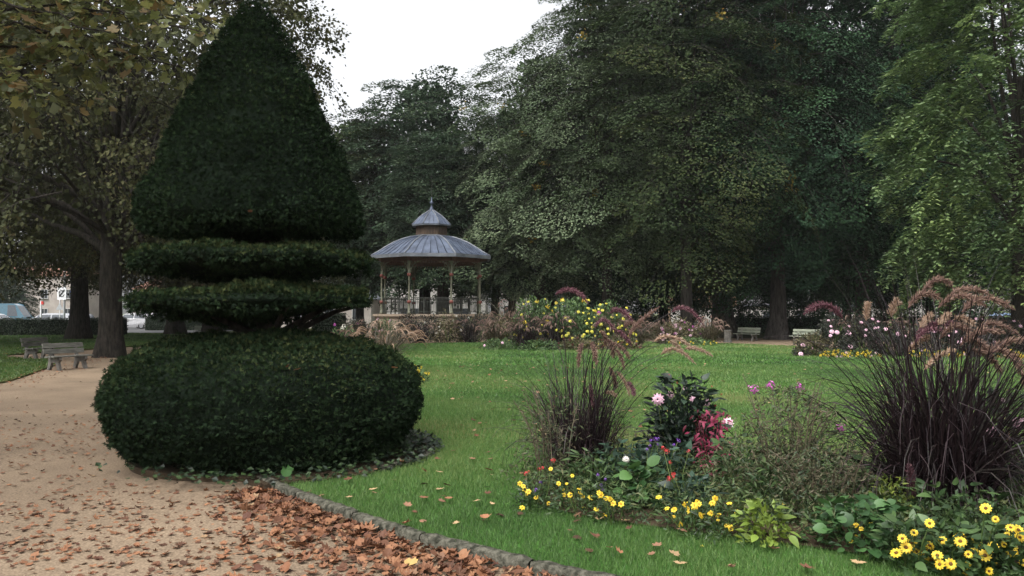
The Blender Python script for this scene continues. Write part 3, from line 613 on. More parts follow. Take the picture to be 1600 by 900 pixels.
roof('lantern_roof', [(1.38, ZU + .075), (1.2, ZU + .22), (.95, ZU + .46), (.66, ZU + .68), (.38, ZU + .84), (.17, ZU + .98)], 3, .025, .03)
mb = MB(); mb.lathe([(.19, ZU + .92), (.15, ZU + 1.05), (.07, ZU + 1.22), (.05, ZU + 1.36), (.13, ZU + 1.42), (.14, ZU + 1.47), (.05, ZU + 1.53), (.035, ZU + 1.75), (.01, ZU + 1.8)], 10); mb.build('finial', M['zinc'], band, smooth=True)
mb = MB(); mb.tube([(0, 0, ZU + 1.75), (0, 0, ZU + 3.6)], [.012, .008], 5); mb.build('rod', M['rail_iron'], band)
# ------------------------------------------------------------------ benches
M['plank_grey'] = noise_mat('weathered_plank', lin('#464540'), lin('#6c6b64'), scale=4, detail=8, rough=.85, bump=.3, stretch=(.6, 5, 5))
M['plank_green'] = noise_mat('pale_green_plank', lin('#686d60'), lin('#868b7b'), scale=4, detail=8, rough=.7, bump=.2, stretch=(.6, 5, 5))
M['concrete'] = noise_mat('concrete', lin('#4b4844'), lin('#6e6a64'), scale=5, detail=8, rough=.9, bump=.4)
def bench(label, loc, facing, mat, ln=1.75, group='park benches'):
    """facing: direction the sitter looks, as an angle from +X"""
    t = thing('park_bench', label, 'bench', loc, facing - math.radians(-90), group); t.scale = (.88, .88, .88)       # local: sitter looks along -Y
    for i in range(3):
        mb = MB(); mb.box((0, -.22 + i * .155, .44 - .012 * (i == 2)), (ln, .135, .045)); mb.build('seat_slat', mat, t, bevel=.006)
    lean = Matrix.Rotation(math.radians(-14), 3, 'X')
    for i in range(2):
        mb = MB(); mb.box((0, .20 + i * .048, .60 + i * .185), (ln, .04, .155), m=lean); mb.build('back_slat', mat, t, bevel=.006)
    for s in (-1, 1):
        x = s * ln * .32
        mb = MB(); pr = [(-.30, .0), (-.19, .0), (-.08, .24), (.10, .24), (.20, .0), (.31, .0), (.24, .30), (.24, .46), (.33, .86), (.27, .87), (.17, .50), (.14, .415), (-.27, .415), (-.29, .34), (-.22, .26)]
        n = len(pr); vs = [(x - .045, y, z) for y, z in pr] + [(x + .045, y, z) for y, z in pr]
        import mathutils
        tri = mathutils.geometry.tessellate_polygon([[Vector((0, y, z)) for y, z in pr]])
        fs = [tuple(f) for f in tri] + [tuple(i + n for i in reversed(f)) for f in tri] + [(i, (i + 1) % n, n + (i + 1) % n, n + i) for i in range(n)]
        mb.add(vs, fs); mb.build('leg', M['concrete'], t)
    return t
bench('weathered grey bench at the path edge, nearest on the left', G(106, 577), math.radians(-24), M['plank_grey'], 1.45)
bench('dark grey bench behind the nearer one, at the left lawn', G(62, 561), math.radians(-8), M['plank_grey'], 1.45)
bench('pale green bench between the thick dark trunk and the grey trunk', G(1167, 532), math.radians(-143), M['plank_green'], 1.8)
bench('pale green bench right of the grey linden trunk, beside the flower bed', G(1258, 537), math.radians(-138), M['plank_green'], 1.8)
bench('grey bench half hidden behind the pale pink dahlias at right', G(1428, 533), math.radians(-110), M['plank_grey'], 1.9)
bench('whitish bench seen under the lower disc of the clipped yew', G(325, 527), math.radians(-70), M['plank_green'], 1.9)
# stone post and bin by the trunks
M['post_stone'] = noise_mat('post_stone', lin('#45433f'), lin('#62605b'), scale=5, rough=.9, bump=.3)
p = G(1137, 535); mb = MB(); mb.lathe([(.24, 0), (.24, .06), (.2, .08), (.2, .6), (.22, .62), (.22, .67), (.12, .69)], 12)
tag(mb.build('litter_bin', M['post_stone'], None, smooth=False, loc=p), 'grey cylindrical litter bin at the foot of the thick dark trunk', 'litter bin')
p = G(188, 520); mb = MB(); mb.box((0, 0, .55), (.42, .42, 1.1)); mb.box((0, 0, 1.15), (.52, .52, .1)); mb.add([(-.24, -.24, 1.2), (.24, -.24, 1.2), (.24, .24, 1.2), (-.24, .24, 1.2), (0, 0, 1.34)], [(0, 1, 4), (1, 2, 4), (2, 3, 4), (3, 0, 4)])
tag(mb.build('gate_post', M['post_stone'], None, loc=p), 'square pale stone post at the end of the left hedge', 'post')

# ------------------------------------------------------------------ hedges
M['hedge'] = leaf_mat('hedge_leaf', [lin('#171f17'), lin('#1f2a1c'), lin('#2a3622')], trans=.1, rough=.6, objvar=.1)
def hedge(label, a, b_, h, wd, name='clipped_hedge', dens=170, sz=.10):
    a, b_ = Vector((a[0], a[1], 0)), Vector((b_[0], b_[1], 0)); d = b_ - a; ln = d.length; rz = math.atan2(d.y, d.x)
    t = thing(name, label, 'hedge', (a + b_) / 2, rz)
    mb = MB(); mb.box((0, 0, h / 2 - .03), (ln - .1, wd - .12, h - .06)); mb.build('dark_core', M['yew_core'], t)  # solid box inside the hedge, darker than its leaves
    rng = np.random.default_rng(int(ln * 100)); n = int(dens * ln * (2 * h + wd)); f = rng.uniform(0, 2 * h + wd, n); x = rng.uniform(-.5, .5, n) * ln
    y = np.where(f < h, -wd / 2, np.where(f < 2 * h, wd / 2, rng.uniform(-.5, .5, n) * wd)); z = np.where(f < h, f, np.where(f < 2 * h, f - h, h))
    N = np.where((f < h)[:, None], [[0, -1, .2]], np.where((f < 2 * h)[:, None], [[0, 1, .2]], [[0, 0, 1.0]])).astype(float)
    P = np.stack([x, y, z], 1) + rng.normal(0, .035, (n, 3)); U = rand_unit(n, rng); Nn = unit(N + rng.normal(0, .6, (n, 3))); U = unit(U - Nn * (U * Nn).sum(1, keepdims=True))
    V, F = rhombs(P, U, Nn, sz * rng.uniform(.7, 1.3, n), sz * .7 * rng.uniform(.7, 1.3, n)); put('foliage', np_mesh('foliage', V, F, M['hedge'], rng.uniform(0, 1, n)), t)
    return t
hedge('long clipped dark hedge along the road on the left', (-52, 53.5), (-27.6, 57), 1.2, .9)
hedge('short clipped hedge right of the square stone post', (-33.0, 72), (-22.0, 72), 1.2, .9)
hedge('long dark hedge behind the linden trunks on the right', (16, 63.5), (62, 63.5), 1.25, .9)
hedge('dark hedge behind the bandstand and the slim linden', (-3, 70), (13, 70), 1.3, .9)
hedge('block of dark clipped hedge glimpsed under the right of the yew discs', (-10.2, 41), (-8.6, 41), 1.55, 1.2, dens=400, sz=.08)

# ------------------------------------------------------------------ buildings far behind
M['white_wall'] = noise_mat('white_render', lin('#8d8a86'), lin('#a5a29d'), scale=.6, detail=8, rough=.9, bump=.1)
M['cream_wall'] = noise_mat('cream_render', lin('#88807a'), lin('#9c958e'), scale=.6, detail=8, rough=.9, bump=.1)
M['ochre_wall'] = noise_mat('ochre_render', lin('#6e5a48'), lin('#7f6a55'), scale=.6, detail=8, rough=.9, bump=.1)
M['roof_tile'] = noise_mat('roof_tile', lin('#5b4338'), lin('#7d5a48'), scale=2, rough=.85, bump=.3)
M['slate'] = noise_mat('slate', lin('#4c4f56'), lin('#666a70'), scale=2, rough=.8, bump=.3)
M['pane'] = plain('window_pane', (.03, .035, .04), rough=.1, spec=.6)
M['frame'] = plain('window_frame', (.35, .35, .34), rough=.5)
M['shutter'] = noise_mat('brown_shutter', lin('#40302a'), lin('#544038'), scale=3, rough=.7)
def house(label, x0, x1, y, dep, h, wall, roof, rows, cols, w=(1.0, 1.3), rz=0.0, rh=2.0, sill=.9, shutters=False, storey=2.8, base=None):
    cx = (x0 + x1) / 2; wd = x1 - x0
    t = thing('house', label, 'building', (cx, y, 0), rz)
    mb = MB(); mb.box((0, dep / 2, h / 2), (wd, dep, h)); mb.build('wall', wall, t)
    if base: mb = MB(); mb.box((0, -.02, base[0] / 2), (wd + .06, .1, base[0])); mb.build('ground_floor', base[1], t)
    mb = MB(); e = .35
    if rh > .4:
        mb.add([(-wd / 2 - e, -e, h), (wd / 2 + e, -e, h), (wd / 2 + e, dep + e, h), (-wd / 2 - e, dep + e, h), (-wd / 2 + rh * .8, dep / 2, h + rh), (wd / 2 - rh * .8, dep / 2, h + rh)], [(0, 1, 5, 4), (1, 2, 5), (2, 3, 4, 5), (3, 0, 4), (3, 2, 1, 0)])
    else: mb.box((0, dep / 2, h + rh / 2), (wd + .5, dep + .5, rh))
    mb.build('roof', roof, t)
    for r in range(rows):
        for c in range(cols):
            x = -wd / 2 + wd * (c + .5) / cols; z = sill + storey * r + w[1] / 2
            yy = -.07 if base and z < base[0] else 0
            mb = MB(); fr = .08; W2, H2 = w[0] / 2, w[1] / 2
            for bx, bz, sx, sz_ in ((0, H2, w[0] + fr, fr), (0, -H2, w[0] + fr, fr), (-W2, 0, fr, w[1] - fr), (W2, 0, fr, w[1] - fr), (0, 0, .05, w[1] - fr)): mb.box((x + bx, yy - .03, z + bz), (sx, .1, sz_))
            win = mb.build('window', M['frame'], t)
            mb = MB(); mb.box((x, yy - .006, z), (w[0], .03, w[1])); mb.build('pane', M['pane'], win)
            mb = MB(); mb.box((x, yy - .09, z - H2 - .08), (w[0] + .25, .2, .07)); mb.build('sill', M['concrete'], win)
            if shutters:
                for s in (-1, 1): mb = MB(); mb.box((x + s * (w[0] * .75 + .06), yy - .035, z), (w[0] / 2, .06, w[1])); mb.build('shutter', M['shutter'], win)
    return t
house('white house with brown shutters seen through the bandstand arches', -13.5, -2.8, 84, 8, 5.6, M['white_wall'], M['slate'], 1, 2, w=(2.0, 1.2))
house('white two storey house between the bandstand and the silvery linden', -2.0, 4.5, 88, 8, 8.5, M['white_wall'], M['slate'], 3, 2, w=(1.1, 1.5))
house('low cream building left of the bandstand', -26, -14.5, 82, 6, 3.0, M['cream_wall'], M['slate'], 1, 4, rh=1.2)
house('ochre house with pale ground floor left of the thick dark trunk', 18.0, 25.4, 90, 8, 4.6, M['ochre_wall'], M['slate'], 1, 2, base=(2.2, M['white_wall']), rh=.3)
house('long low white building seen past the linden trunks', 26.2, 60, 88, 6, 2.3, M['white_wall'], M['slate'], 1, 9, w=(.8, .9), rh=.2)
house('tall pale building behind the right hand trees', 44, 66, 82, 9, 9.5, M['white_wall'], M['slate'], 3, 6, rh=2.2)
house('pale building at the far left beyond the road', -92, -64, 118, 9, 7.0, M['cream_wall'], M['roof_tile'], 2, 8)
house('cream building behind the cars left of the yew', -58, -34, 122, 9, 5.2, M['cream_wall'], M['roof_tile'], 2, 7)
# far trees beyond the roads close the view
hz = [(-66, 104, 'bushy tree beyond the parked van'), (-46, 110, 'bushy tree behind the road signs'), (-33, 104, 'bushy tree behind the parked white cars'), (-88, 104, 'bushy tree at the far left edge'), (40, 96, 'tree behind the long low building'), (52, 76, 'tree in front of the tall pale building'), (10, 96, 'tall tree far behind the yellowing linden'), (-18, 92, 'tall tree far behind the low cream building'), (-29, 98, 'tall tree far behind the short hedge')]
for i, (x, y, lb) in enumerate(hz):
    tree('broadleaf_tree', lb, (x, y, -1.0 if i < 4 else 0), BT[0], TLs[i % 2], BT[1], i * 1.3, .62, .42 if i < 4 else .8, 'far trees beyond the roads')

# ------------------------------------------------------------------ road signs and lamp
M['metal'] = plain('galvanised', (.42, .44, .46), rough=.4, metallic=.5)
M['sign_white'] = plain('sign_white', (.72, .73, .75), rough=.4)
M['sign_blue'] = plain('sign_blue', (.05, .12, .42), rough=.4)
M['sign_green'] = plain('sign_green', (.04, .28, .17), rough=.4)
M['sign_black'] = plain('sign_black', (.02, .02, .022), rough=.5)
M['sign_red'] = plain('sign_red', (.55, .05, .04), rough=.4)
D = 61.0
def zz(py, d=D): return W(800, py, d).z
def xx(px, d=D): return W(px, 488, d).x
t = thing('road_sign', 'white square road sign with black ring and bar on a grey mast', 'road sign', (xx(100), D, 0))
mb = MB(); mb.tube([(0, .06, 0), (0, .06, zz(418))], [.09, .06], 8); mb.build('mast', M['metal'], t)
zc = zz(458.5); mb = MB(); mb.box((-.16, -.04, zc), (.68, .03, .98)); mb.build('panel', M['sign_white'], t)
mb = MB(); mb.tube([(-.16 + .2 * math.cos(a), -.062, zc + .24 * math.sin(a)) for a in np.linspace(.5, 6.0, 14)], .028, 5); mb.build('ring_mark', M['sign_black'], t)
mb = MB(); mb.box((-.14, -.068, zc + .02), (.66, .012, .10), m=Matrix.Rotation(math.radians(-52), 3, 'Y')); mb.build('bar_mark', M['sign_black'], t)
t = thing('road_sign', 'blue direction sign with white lines beside the square white sign', 'road sign', (xx(108.5), D + .6, 0))
for s in (-.2, .2): mb = MB(); mb.tube([(s, .04, 0), (s, .04, zz(454))], .035, 6); mb.build('post', M['metal'], t)
mb = MB(); mb.box((0, 0, zz(461)), (.55, .03, .75)); mb.build('panel', M['sign_blue'], t)
for i in range(3): mb = MB(); mb.box((-.03 + .05 * (i % 2), -.02, zz(461) + .22 - .2 * i), (.36, .012, .06)); mb.build('line_mark', M['sign_white'], t)
mb = MB(); mb.box((0, -.004, zz(472)), (.5, .03, .24)); mb.build('lower_panel', M['sign_white'], t)
t = thing('direction_sign', 'stack of blue, green and white direction panels between the two left trunks', 'road sign', (xx(150), D + 3, 0))
mb = MB(); mb.tube([(0, .05, 0), (0, .05, zz(436, D + 3))], .07, 8); mb.build('post', M['sign_white'], t)
for nm, y0, y1, w_, mt in (('blue_panel', 438.5, 446.5, .44, 'sign_blue'), ('green_panel', 447.5, 457, .44, 'sign_green'), ('white_panel', 459, 463, .4, 'sign_white'), ('white_panel', 464, 468, .42, 'sign_white'), ('white_panel', 469, 473, .38, 'sign_white')):
    a, c = zz(y0, D + 3), zz(y1, D + 3); mb = MB(); mb.box((0, -.04, (a + c) / 2), (w_, .03, a - c)); pn = mb.build(nm, M[mt], t)
    mb = MB(); mb.box((.0, -.062, (a + c) / 2), (w_ * .7, .01, (a - c) * .22)); mb.build('line_mark', M['sign_black' if mt == 'sign_white' else 'sign_white'], pn)
t = thing('warning_sign', 'grey triangular road sign left of the silver car', 'road sign', (xx(70), D + 2, 0))
mb = MB(); mb.tube([(0, .04, 0), (0, .04, zz(466, D + 2))], .035, 6); mb.build('post', M['sign_white'], t)
mb = MB(); z1, z0 = zz(474, D + 2), zz(484, D + 2); mb.add([(-.3, -.01, z0), (.3, -.01, z0), (0, -.01, z1), (-.3, .01, z0), (.3, .01, z0), (0, .01, z1)], [(0, 1, 2), (5, 4, 3), (0, 3, 4, 1), (1, 4, 5, 2), (2, 5, 3, 0)]); mb.build('panel', M['metal'], t)
t = thing('marker_post', 'slim white post with a red light, right of the blue van', 'post', (xx(52), D + 1, 0))
mb = MB(); mb.tube([(0, 0, 0), (0, 0, zz(470, D + 1))], .06, 8); mb.build('post', M['sign_white'], t)
mb = MB(); mb.box((.12, 0, zz(473, D + 1)), (.16, .12, .24)); mb.build('red_lamp', M['sign_red'], t)

# ------------------------------------------------------------------ cars behind the hedge
M['tyre'] = plain('tyre', (.015, .015, .016), rough=.8); M['rim'] = plain('rim', (.4, .4, .42), rough=.3, metallic=.8)
M['glass'] = plain('car_glass', (.03, .04, .05), rough=.05, spec=.7); M['red_lamp'] = plain('tail_lamp', (.45, .02, .02), rough=.3); M['head_lamp'] = plain('head_lamp', (.7, .7, .72), rough=.2)
def paint(n, c): m = plain(n, c, rough=.25, spec=.6); m.node_tree.nodes['Principled BSDF'].inputs['Coat Weight'].default_value = .5; return m
M['p_silver'] = paint('silver_paint', (.3, .31, .33)); M['p_white'] = paint('white_paint', (.27, .27, .28)); M['p_dark'] = paint('dark_paint', (.06, .065, .08)); M['p_teal'] = paint('teal_paint', (.015, .08, .12)); M['p_blue'] = paint('pale_blue_paint', (.22, .33, .5))
def car(name, label, loc, rz, mat, kind='hatch', cat='car'):
    t = thing(name, label, cat, loc, rz, 'vehicles on the road behind the hedges')
    if kind == 'hatch':
        lo = [(-2.05, .28), (-2.08, .62), (-2.0, .92), (-1.2, .97), (1.0, .95), (1.85, .80), (2.08, .60), (2.08, .28)]; cab = [(-1.95, .93), (-1.7, 1.38), (-1.2, 1.50), (-.2, 1.52), (.35, 1.44), (1.15, .95)]; w = .86; wb = (-1.28, 1.32)
    else:
        lo = [(-2.6, .35), (-2.65, 1.0), (-2.6, 1.2), (1.6, 1.2), (2.5, 1.05), (2.65, .8), (2.65, .35)]; cab = [(-2.6, 1.18), (-2.58, 2.25), (-2.4, 2.4), (.9, 2.4), (1.25, 2.28), (1.95, 1.2)]; w = .98; wb = (-1.7, 1.7)
    def loft(prof, ws):
        m_ = MB(); n = len(prof); vs = []
        for y in (-1, 1): vs += [(x, y * ws(z), z) for x, z in prof]
        return m_.add(vs, [tuple(range(n - 1, -1, -1)), tuple(range(n, 2 * n))] + [(i, n + i, n + (i + 1) % n, (i + 1) % n) for i in range(n)])
    loft(lo, lambda z: w - (.05 if z > .85 else 0)).build('body', mat, t, bevel=.05)
    zt = max(z for _, z in cab); zb = min(z for _, z in cab)
    loft(cab, lambda z: w - .06 - .16 * (z - zb) / (zt - zb)).build('cabin', mat, t, bevel=.04)
    gx = [q for q in cab]
    for s in (-1, 1):
        for (x0, x1) in (((-1.6, -.55), (-.45, .75)) if kind == 'hatch' else ((.55, 1.45),)):
            z0 = zb + .09; z1 = zt - .12; sh = .28 if x1 > .5 else .02
            yb = lambda z: s * (w - .055 - .16 * (z - zb) / (zt - zb) + .012)
            m_ = MB(); m_.add([(x0, yb(z0), z0), (x1, yb(z0), z0), (x1 - sh, yb(z1), z1), (x0 + (.18 if x0 < -1 else 0), yb(z1), z1)], [(0, 1, 2, 3)]); m_.build('side_window', M['glass'], t)
    for a, c, nm in ((cab[-1], cab[-2], 'windscreen'), (cab[0], cab[1], 'rear_window')):
        a, c = Vector((a[0], 0, a[1])), Vector((c[0], 0, c[1])); p0, p1 = a.lerp(c, .12), a.lerp(c, .9); o = .015 * (1 if nm == 'windscreen' else -1)
        f = lambda z: w - .12 - .16 * (z - zb) / (zt - zb)
        m_ = MB(); m_.add([(p0.x + o, -f(p0.z), p0.z + .012), (p0.x + o, f(p0.z), p0.z + .012), (p1.x + o, f(p1.z), p1.z + .012), (p1.x + o, -f(p1.z), p1.z + .012)], [(0, 1, 2, 3)]); m_.build(nm, M['glass'], t)
    for x in wb:
        for s in (-1, 1):
            m_ = MB(); m_.tube([(x, s * (w - .2), .31), (x, s * (w + .01), .31)], .31, 18); wh = m_.build('wheel', M['tyre'], t)
            m_ = MB(); m_.tube([(x, s * (w - .1), .31), (x, s * (w + .022), .31)], [.2, .19], 12); m_.build('rim', M['rim'], wh)
    for s in (-1, 1):
        x0 = lo[1][0]; zl = lo[2][1] - .14
        m_ = MB(); m_.box((x0 + .05, s * (w - .18), zl), (.12, .26, .2)); m_.build('tail_lamp', M['red_lamp'], t, bevel=.02)
        m_ = MB(); m_.box((lo[-2][0] - .08, s * (w - .2), lo[-2][1] + .02), (.2, .3, .14)); m_.build('headlamp', M['head_lamp'], t, bevel=.03)
    return t
ZR = .03
car('parked_car', 'silver car behind the hedge, its red tail lamp beside the white sign', (xx(76, 67), 67, ZR), math.radians(188), M['p_silver'])
car('parked_car', 'dark grey car right behind the silver one', (xx(108, 70), 70, ZR), math.radians(184), M['p_dark'])
car('delivery_van', 'blue van at the far left edge above the hedge', (xx(8, 74), 74, ZR), math.radians(10), M['p_teal'], 'van', 'van')
car('parked_car', 'pale car in front of the blue van at the left edge', (xx(4, 67), 66, ZR), math.radians(5), M['p_silver'])
car('parked_car', 'white car seen right of the forking plane trunk', (xx(207, 78), 78, ZR), math.radians(180), M['p_white'])
car('parked_car', 'white car farther right, beside the yew discs', (xx(243, 82), 82, ZR), math.radians(180), M['p_white'])
car('parked_car', 'pale blue car at the right edge behind the long hedge', (xx(1584, 69), 69, ZR), math.radians(2), M['p_blue'])
# ------------------------------------------------------------------ leaf and flower shapes shared by the plants
def leaf_shape(name, outline, mat, fold=.18, curl=.25, seed=0):
    """outline: half outline (x along, y half width) of a leaf of length 1; base at the origin, along +X, face up"""
    mb = MB(); n = len(outline); rr = random.Random(seed); vs = []; r = rr.random()
    for x, y in outline: vs.append((x, 0, -curl * x * x))
    for s in (1, -1):
        for x, y in outline: vs.append((x, s * y, -curl * x * x + fold * y))
    fs = []
    for k, off in ((1, n), (-1, 2 * n)):
        for i in range(n - 1):
            f = (i, i + 1, off + i + 1, off + i); fs.append(f if k < 0 else f[::-1])
    mb.add(vs, fs, r); return mb.mesh(name, mat, smooth=True)
OVATE = [(0, .02), (.08, .16), (.25, .27), (.5, .26), (.75, .15), (.92, .05), (1, .0)]
LANCE = [(0, .02), (.15, .08), (.4, .12), (.7, .09), (.9, .03), (1, 0)]
ROUND = [(-.05, .18), (.05, .36), (.3, .5), (.6, .48), (.85, .3), (1, .06)]
def leaf_set(name, outline, cols, n=4, **kw):
    m = leaf_mat(name, cols, trans=.2, rough=.45, objvar=.22)
    return [leaf_shape('leaf', outline, m, fold=.1 + .15 * i / n, curl=.1 + .35 * i / n, seed=i) for i in range(n)]
def petal_ring(mb, n, r0, r1, w, z0, z1, ph=0.0, r=None):
    for i in range(n):
        a = ph + 6.283 * i / n; c, s = math.cos(a), math.sin(a); m_ = (r0 + r1) * .55; zm = z0 + (z1 - z0) * .45
        P = lambda q, t, z: (q * c - t * s, q * s + t * c, z)
        mb.add([P(r0, 0, z0), P(m_, w / 2, zm + w * .12), P(r1, w * .12, z1), P(r1, -w * .12, z1), P(m_, -w / 2, zm + w * .12)], [(0, 4, 3, 2, 1)], r)
def flower_mat(name, cols): return leaf_mat(name, cols, trans=.25, rough=.6, objvar=.12)
M['yellow'] = flower_mat('yellow_petal', [lin('#c4a028'), lin('#d4b834'), lin('#dcc84a')])
M['lemon'] = flower_mat('lemon_petal', [lin('#c2b93a'), lin('#d6cf52'), lin('#e0dc74')])
M['pink'] = flower_mat('pink_petal', [lin('#c99ab0'), lin('#dcb6c6'), lin('#ead0da')])
M['pinkwhite'] = flower_mat('pink_white_petal', [lin('#b8486e'), lin('#dc9ab4'), lin('#efe2e4'), lin('#f2ecec')])
M['magenta'] = flower_mat('magenta_petal', [lin('#8a3a7c'), lin('#b054a0'), lin('#c278b4')])
M['violet'] = flower_mat('violet_petal', [lin('#5a348a'), lin('#7646a4'), lin('#8a5cb4')])
M['crimson'] = flower_mat('crimson_leaf', [lin('#3c0a18'), lin('#500f22'), lin('#661a32'), lin('#7e2c46')])
M['scarlet'] = flower_mat('scarlet_petal', [lin('#a0282c'), lin('#c03c3c'), lin('#cc5a60')])
M['white'] = flower_mat('white_petal', [lin('#d0ccc0'), lin('#e4e0d6'), lin('#ece8de')])
M['brown_eye'] = plain('brown_flower_eye', lin('#5a3a14'), rough=.9)
M['gold_eye'] = plain('gold_flower_eye', lin('#b07a1a'), rough=.9)
M['stem'] = leaf_mat('green_stem', [lin('#2e4020'), lin('#46582c'), lin('#5c6638')], trans=0, objvar=.2)
M['dry_stem'] = leaf_mat('dry_stem', [lin('#332c24'), lin('#4a4034'), lin('#5c5244'), lin('#464c34')], trans=0, objvar=.2)
def daisy(mat, n, r, w, eye, er, seed):
    mb = MB(); rr = random.Random(seed)
    petal_ring(mb, n, er * .6, r, w, 0, r * rr.uniform(-.25, .05), rr.random()); petal_ring(mb, n, er * .6, r * .93, w, .002, r * .08, rr.random() + .2)
    return mb.mesh('flower', mat)
def eye_mesh(mat, er, h):
    mb = MB(); mb.lathe([(er, 0), (er * .95, h * .5), (er * .6, h * .9), (er * .1, h)], 8); return mb.mesh('flower_eye', mat, smooth=True)
RUD = [daisy(M['yellow'], 11, .036, .015, None, .012, s) for s in range(3)]; RUD_EYE = eye_mesh(M['brown_eye'], .0115, .009)
BID = [daisy(M['yellow'], 6, .021, .014, None, .006, s) for s in range(3)]; BID_EYE = eye_mesh(M['gold_eye'], .006, .005)
def pompon(mat, r, seed, rows=6):
    mb = MB(); rr = random.Random(seed)
    for i in range(rows):
        t = i / (rows - 1); n = int(11 - 5 * t); petal_ring(mb, n, r * .12, r * (1 - .62 * t) * rr.uniform(.88, 1.08), r * (.46 - .12 * t), r * .10 * i, r * (-.12 + .62 * t + .08), rr.random() * 6)
    return mb.mesh('flower', mat)
POM = {k: [pompon(M[k], 1.0, s) for s in range(3)] for k in ('pink', 'pinkwhite', 'lemon', 'white', 'magenta', 'scarlet')}
def floret_ball(mat, seed, n=26):
    mb = MB(); rr = random.Random(seed)
    for i in range(n):
        d = Vector((rr.gauss(0, 1), rr.gauss(0, 1), rr.gauss(0.3, .8))).normalized(); c = d * rr.uniform(.5, 1.0); a = d.orthogonal().normalized(); b_ = d.cross(a); s = rr.uniform(.22, .42)
        mb.add([c - a * s, c + b_ * s * .6, c + a * s + d * s * .4, c - b_ * s * .6], [(0, 1, 2, 3)])
    return mb.mesh('flower', mat)
BALL = {k: [floret_ball(M[k], s) for s in range(3)] for k in ('magenta', 'violet', 'scarlet', 'pink', 'white', 'yellow', 'crimson')}
def face_dir(d, roll=0.0, scale=1.0, loc=(0, 0, 0)):
    q = Vector(d).to_track_quat('Z', 'Y'); return Matrix.Translation(loc) @ q.to_matrix().to_4x4() @ Matrix.Rotation(roll, 4, 'Z') @ Matrix.Diagonal((scale, scale, scale, 1))
def leaf_at(loc, direction, up, scale):
    x = Vector(direction).normalized(); z = Vector(up); z = (z - x * z.dot(x)).normalized(); y = z.cross(x)
    m = Matrix((x, y, z)).transposed().to_4x4(); return Matrix.Translation(loc) @ m @ Matrix.Diagonal((scale, scale, scale, 1))
def to_cam(p, rr, up=.6, jit=.35):
    d = (Vector((0, 0, EYE)) - Vector(p)).normalized() + Vector((rr.gauss(0, jit), rr.gauss(0, jit), up + rr.gauss(0, jit))); return d
ROOTS = []
def fill_leaves(t, mat, n, radius, h, size, seed, z0):
    rng = np.random.default_rng(seed); d = rand_unit(n, rng); d[:, 2] = np.abs(d[:, 2]); P = d * (rng.uniform(.1, .9, n) ** .6)[:, None] * np.array([radius, radius, h]) + np.array([0, 0, z0])
    U = unit(d + rng.normal(0, .8, (n, 3))); N = rand_unit(n, rng); N = unit(N - U * (N * U).sum(1, keepdims=True)); L = size * rng.uniform(.4, .9, n); V, F = rhombs(P, U, N, L, L * .42)
    stuff(put('inner_foliage', np_mesh('inner_foliage', V, F, mat, rng.uniform(0, 1, n)), t))
def leafy(t, leaves, n, radius, h, size, seed, z0=0.02, squash=1.0, up=.8, hollow=.35, offset=(0, 0)):
    fill_leaves(t, leaves[0].materials[0], n * 4, radius, h, size, seed, z0)
    """leaf parts spread over a domed plant"""
    rr = random.Random(seed)
    for i in range(n):
        a = rr.uniform(0, 6.283); q = (hollow + (1 - hollow) * rr.random() ** .6); zt = rr.random() ** .8
        r = radius * q * math.sqrt(max(.05, 1 - (zt * .92) ** 2)); p = Vector((offset[0] + r * math.cos(a), offset[1] + r * math.sin(a) * squash, z0 + h * zt))
        d = Vector((math.cos(a) + rr.gauss(0, .4), math.sin(a) + rr.gauss(0, .4), rr.uniform(-.5, .35) + .5 * zt)); u = Vector((math.cos(a) * .5 + rr.gauss(0, .3), math.sin(a) * .5 + rr.gauss(0, .3), up))
        put('leaf', leaves[i % len(leaves)], t, mw=leaf_at(p, d, u, size * rr.uniform(.6, 1.25)))
def stems(t, base_pts, tips, rad, mat, name='stems', bow=.08, seed=0):
    rr = random.Random(seed); mb = MB()
    for b_, e in zip(base_pts, tips):
        b_, e = Vector(b_), Vector(e); m_ = b_.lerp(e, .55) + Vector((rr.uniform(-bow, bow), rr.uniform(-bow, bow), rr.uniform(0, bow))) * (e - b_).length; mb.tube([b_, m_, e], [rad, rad * .8, rad * .55], 4, cap=False)
    return mb.build(name, mat, t)
def flowers_at(t, base, pts, meshes, scale, seed, eye=None, up=.6, jit=.35, name='flower', stem=True, srad=.004):
    rr = random.Random(seed); tips = []
    for i, p in enumerate(pts):
        lp = Vector(p) - Vector(base); s = scale * (rr.uniform(.85, 1.15) if rr.random() < .75 else rr.uniform(.5, .8)); o = put(name, meshes[i % len(meshes)], t, mw=face_dir(to_cam(p, rr, up, jit), rr.uniform(0, 6), s, lp)); tips.append(lp)
        if eye: put('flower_eye', eye, o)
    if stem: stems(t, [(q.x * .35 + rr.uniform(-.03, .03), q.y * .35 + rr.uniform(-.03, .03), 0) for q in tips], tips, srad, M['stem'], seed=seed)

